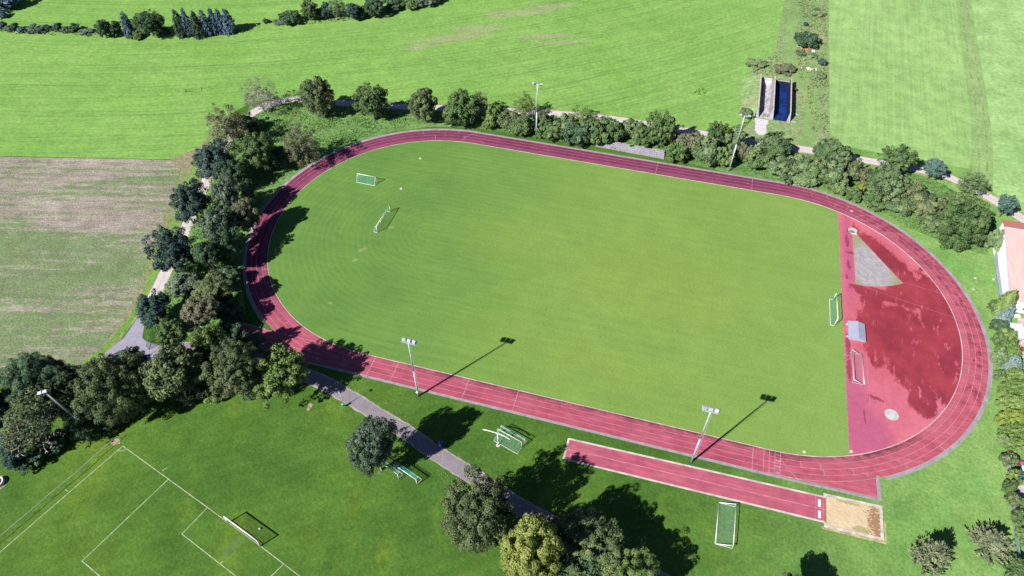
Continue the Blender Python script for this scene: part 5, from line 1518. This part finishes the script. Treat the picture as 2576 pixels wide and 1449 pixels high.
    ('small', 'pale', 2056, 30, 20, 8, "low grey-green bush near the top of the scrub strip", None, None, 0, "scrub between the fields"),
    ('small', 'rgreen', 1876, 285, 18, 12, "low green weeds left of the silo mouth", None, None, 0, "scrub between the fields"),
    ('small', 'pale', 2040, 140, 12, 8, "pale weed tuft below the white sack", None, None, 0, "scrub between the fields"),
    ('small', 'brown', 2012, 134, 13, 8, "brownish weed tuft left of the pale blue sack", None, None, 0, "scrub between the fields"),
    ('small', 'pale', 2062, 190, 14, 8, "pale weed tuft right of the stone heap", None, None, 0, "scrub between the fields"),
    # far hedge lines, top left
    ('small', 'dark', 8, 66, 11, 14, "dark shrub at the left end of the far field hedge", None, None, 0, HD),
    ('small', 'dark', 37, 69, 10, 10, "round dark shrub, second from the left in the far hedge", None, None, 0, HD),
    ('small', 'grey', 24, 72, 12, 8, "grey shrub between the two leftmost dark ones of the far hedge", None, None, 0, HD),
    ('small', 'blue', 54, 77, 9, 8, "low bluish shrub of the far hedge", None, None, 0, HD),
    ('small', 'grey', 82, 72, 16, 9, "wide grey shrub of the far hedge", None, None, 0, HD),
    ('small', 'dark', 108, 73, 16, 8, "wide dark shrub of the far hedge right of the wide grey one", None, None, 0, HD),
    ('small', 'dark', 145, 70, 11, 11, "dark round shrub in the middle of the far hedge", None, None, 0, HD),
    ('small', 'grey', 166, 76, 12, 8, "low grey-green shrub in the middle of the far hedge", None, None, 0, HD),
    ('small', 'deep', 187, 73, 12, 9, "dark shrub left of the last grey one in the far hedge", None, None, 0, HD),
    ('small', 'grey', 218, 79, 18, 8, "last grey shrub before the tall trees of the far hedge", None, None, 0, HD),
    ('tree', 'deep', 259, 72, 19, 22, "dark tree left of the lone blue spruce", None, None, .3, HD),
    ('bush', 'deep', 291, 75, 17, 17, "dark bush touching the lone blue spruce", None, None, 0, HD),
    ('spruce', 'blue', 319, 60, 17, 31, "lone blue spruce in the far field hedge", None, None, 0, HD),
    ('big', 'deep', 374, 58, 38, 33, "broad dark tree right of the lone blue spruce", None, None, .4, HD),
    ('bush', 'dark', 406, 80, 14, 12, "low dark shrub under the broad dark tree", None, None, 0, HD),
    ('bush', 'green', 345, 88, 16, 8, "low green shrub in front of the broad dark tree", None, None, 0, HD),
    ('spruce', 'pine', 449, 58, 17, 33, "dark spruce at the left of the spruce group", None, None, 0, HD),
    ('spruce', 'blue', 469, 55, 16, 34, "first blue spruce of the group, right of the dark one", None, None, 0, HD),
    ('spruce', 'pine', 494, 60, 17, 32, "second dark spruce of the group", None, None, 0, HD),
    ('spruce', 'blue', 515, 57, 16, 31, "blue spruce in the middle of the group", None, None, 0, HD),
    ('spruce', 'blue', 536, 52, 16, 31, "tall blue spruce right of the middle of the group", None, None, 0, HD),
    ('spruce', 'blue', 553, 52, 15, 30, "slim blue spruce, second from the right in the group", None, None, 0, HD),
    ('spruce', 'blue', 572, 52, 20, 30, "broad blue spruce at the right end of the group", None, None, 0, HD),
    ('small', 'dark', 671, 54, 7, 6, "small lone bush between the spruce group and the top hedge", None, None, 0, HD),
    ('bush', 'deep', 732, 46, 26, 16, "dark low bush at the left end of the top hedge", None, None, 0, HD),
    ('small', 'grey', 700, 56, 16, 7, "low grey weeds left of the top hedge", None, None, 0, HD),
    ('tree', 'olive', 776, 24, 20, 26, "yellow-topped tree in the top hedge", None, None, .3, HD),
    ('bush', 'dark', 790, 34, 15, 16, "dark bush under the yellow-topped tree", None, None, 0, HD),
    ('bush', 'dark', 820, 30, 17, 19, "dark bush right of the yellow-topped tree", None, None, 0, HD),
    ('thin', 'grey', 848, 20, 22, 22, "bare greyish tree in the top hedge", None, None, .5, HD),
    ('tree', 'dark', 886, 28, 20, 20, "round dark tree right of the bare greyish one", None, None, .2, HD),
    ('tree', 'deep', 941, 14, 32, 24, "wide dark tree in the right part of the top hedge", None, None, .3, HD),
    ('bush', 'grey', 912, 32, 14, 14, "grey-green bush left of the wide dark tree", None, None, 0, HD),
    ('bush', 'deep', 992, 10, 22, 14, "dark bush right of the wide dark tree", None, None, 0, HD),
    ('bush', 'green', 1032, 6, 24, 11, "green low bush where the top hedge leaves the picture", None, None, 0, HD),
    ('bush', 'grey', 1078, -2, 26, 10, "last low bush of the top hedge at the upper edge", None, None, 0, HD),
    ('bush', 'blue', 2, 36, 13, 10, "bluish bush cut by the left edge above the far hedge", None, None, 0, HD),
    ('bush', 'blue', 22, 3, 36, 10, "bluish bush in the top left corner", None, None, 0, HD),
    ('bush', 'deep', 60, 1012, 44, 34, "dark undergrowth below the big dark green tree", None, None, 0, "trees of the lower left grove"),
    ('bush', 'dark', 8, 1080, 40, 34, "dark shrub at the left edge below the half bare tree", None, None, 0, "trees of the lower left grove"),
    ('tree', 'deep', 120, 1014, 46, 42, "dark green tree just left of the blue-grey floodlight head", None, None, 0.3, "trees of the lower left grove"),
    ('bush', 'deep', 240, 1060, 42, 36, "dark shrub at the foot of the very large yellow-olive tree", None, None, 0, "trees of the lower left grove"),
    ('bush', 'olive', 372, 985, 40, 36, "olive shrub between the very large tree and the thin grey one", None, None, 0, "trees of the lower left grove"),
    ('bush', 'olive', 470, 985, 36, 28, "olive shrub on the lawn edge under the thin grey tree", None, None, 0, "trees of the lower left grove"),
    ('tree', 'deep', 500, 912, 40, 42, "dark green tree between the thin grey tree and the large olive one", None, None, 3.5, "trees of the lower left grove"),
    ('bush', 'bright', 540, 990, 28, 16, "light green shrub on the lawn edge under the large olive tree", None, None, 0, "trees of the lower left grove"),
    ('bush', 'deep', 75, 1150, 40, 24, "dark low shrub along the lawn edge above the blue bench", None, None, 0, "trees of the lower left grove"),
    ('bush', 'deep', 618, 872, 40, 28, "dark shrub behind the large olive tree beside the red chute", None, None, 0, "trees of the lower left grove"),
    ('tree', 'deep', 584, 438, 34, 34, "dark tree in the gap between the bright-topped and the grey-green tree", None, None, 1.7, BK),
    ('bush', 'deep', 690, 400, 34, 30, "dark bush between the bright-topped and the yellow-brown tree", None, None, 0, BK),
    ('tree', 'deep', 565, 600, 36, 34, "dark tree on the shaded side above the glowing shrub", None, None, 4.4, BK),
    ('bush', 'deep', 566, 706, 36, 30, "dark shrub on the track side of the olive shrubby tree", None, None, 0, BK),
    ('bush', 'deep', 560, 778, 40, 34, "dark shrub on the track side of the brownish tree", None, None, 0, BK),
]
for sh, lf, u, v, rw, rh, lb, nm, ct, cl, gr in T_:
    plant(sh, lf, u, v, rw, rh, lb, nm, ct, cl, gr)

# leafless trees: limbs with a few leaves left
def bare(label, u, v, H, R, leaf, few, group):
    p = G(u, v, H * .55)
    t = thing("bare_tree", label, "tree", (float(p[0]), float(p[1]), 0), VR.uniform(0, 6), group)
    tr = obj_of(VR.choice(BARE), "trunk", M_BARKG, t); tr.scale = (R / .42, R / .42, H)
    if few:
        c = obj_of(few, "crown", F[leaf], t); c.location = (0, 0, H * .62); c.scale = (R * .95, R * .95, H * .36)
    return t


few1 = crown("crown_twigs", 130, 80, 24, .11, .2, spike=1.7, gap=.05, core=0, lump=.25, slim=.10)
few2 = crown("crown_remnant_leaves", 131, 110, 60, .034, .2, spike=1.4, gap=.1, core=0, lump=.3)
bare("nearly leafless grey tree at the top of the gravel bend", 654, 246, 8.6, 5.2, 'twig', few1, AV)
bare("half bare tree with pale branches in front of the lower left grove", 76, 1062, 13, 6.0, 'olive', few2, "trees of the lower left grove")
bare("leaning half bare tree with grey twigs inside the grove", 445, 915, 13, 5.0, 'twig', None, "trees of the lower left grove")

# ------------------------------------------------------------------ rough grass and herbs on the banks
def inpoly(x, y, poly):
    n = len(poly); r = np.zeros(len(x), bool); j = n - 1
    for i in range(n):
        xi, yi = poly[i][:2]; xj, yj = poly[j][:2]
        c = ((yi > y) != (yj > y)) & (x < (xj - xi) * (y - yi) / (yj - yi + 1e-12) + xi)
        r ^= c; j = i
    return r


def tufts(name, polys, dens, leaf, mat, seed, hgt, avoid=None):
    rng = np.random.default_rng(seed); C = []; T = []
    for poly in polys:
        P = np.array(poly)[:, :2]; lo = P.min(0); hi = P.max(0)
        n = int(np.prod(hi - lo) * dens)
        q = rng.uniform(lo, hi, (n, 2)); q = q[inpoly(q[:, 0], q[:, 1], P)]
        pat = np.sin(q[:, 0] * .55 + 2 * np.sin(q[:, 1] * .31)) + np.sin(q[:, 1] * .73 + 1.7 * np.sin(q[:, 0] * .27))
        keep = rng.random(len(q)) < np.clip(.5 + .35 * pat, .1, 1)
        q = q[keep]
        if avoid is not None: q = q[avoid(q[:, 0], q[:, 1])]
        C.append(np.c_[q, rng.uniform(.02, hgt, len(q))]); T.append(.5 + .16 * pat[keep][:len(q)] + rng.normal(0, .16, len(q)) if avoid is None else .5 + rng.normal(0, .2, len(q)))
    C = np.concatenate(C); T = np.concatenate(T); n = len(C)
    k = rng.uniform(.5, 1.3, n)
    me = leafmesh(name, C, rng.normal(size=(n, 3)) * .6 + [0, 0, .8], leaf * k, leaf * .5 * k, T, rng)
    o = bpy.data.objects.new(name, me); COL.objects.link(o)
    o.material_slots[0].link = 'OBJECT'; o.material_slots[0].material = mat
    return tag(o, None, None, None, 'stuff')


F['turf'] = foliage("tall_grass_leaf", (.065, .150, .028), (.105, .215, .042), (.16, .26, .07), 0, .3)
F['weed'] = foliage("scrub_weed_leaf", (.10, .15, .05), (.16, .22, .08), (.24, .25, .14), 0, .3)
def off_track(x, y):
    d = np.hypot(np.maximum(np.abs(x) - LS, 0), y) - RW
    return d > 2.2
o = tufts("bank_tall_grass", [gp(bank)], 9, .26, F['turf'], 5, .4, off_track)
o['label'] = "tall rough grass on the bank around the track"
o = tufts("scrub_weeds", [gp([(1995, -40), (2078, -40), (2084, 335), (2040, 330), (2030, 235), (2005, 190), (2000, 110), (2010, 30)]), gp([(1885, 180), (1950, 132), (2000, 190), (1895, 190)]), gp([(1868, 215), (1892, 200), (1892, 300), (1870, 330)])], 3.2, .36, F['weed'], 6, .5)
o['label'] = "rough weeds in the scrub strip between the fields"
hedge_foot = [gp([(0, 62), (60, 72), (240, 78), (420, 86), (600, 72), (640, 70), (600, 78), (430, 96), (240, 92), (60, 86), (-60, 84), (-60, 62)]), gp([(640, 66), (740, 50), (900, 38), (1060, 4), (1130, -8), (1130, -2), (1060, 14), (900, 50), (740, 64), (640, 72)])]
o = tufts("hedge_foot_weeds", hedge_foot, 2.2, .5, F['weed'], 7, .7)
o['label'] = "rough weeds along the foot of the far hedges"
# taller, unmown green triangles left in the meadow
tr = tufts("unmown_grass", [gp([(400, 233), (545, 217), (525, 232)]), gp([(1735, 237), (1778, 210), (1776, 244)])], 10, .22, foliage("unmown_leaf", (.06, .16, .025), (.09, .21, .035), (.12, .24, .05), 0, .3), 8, .35)
tr['label'] = "taller unmown green triangles left standing in the meadow"
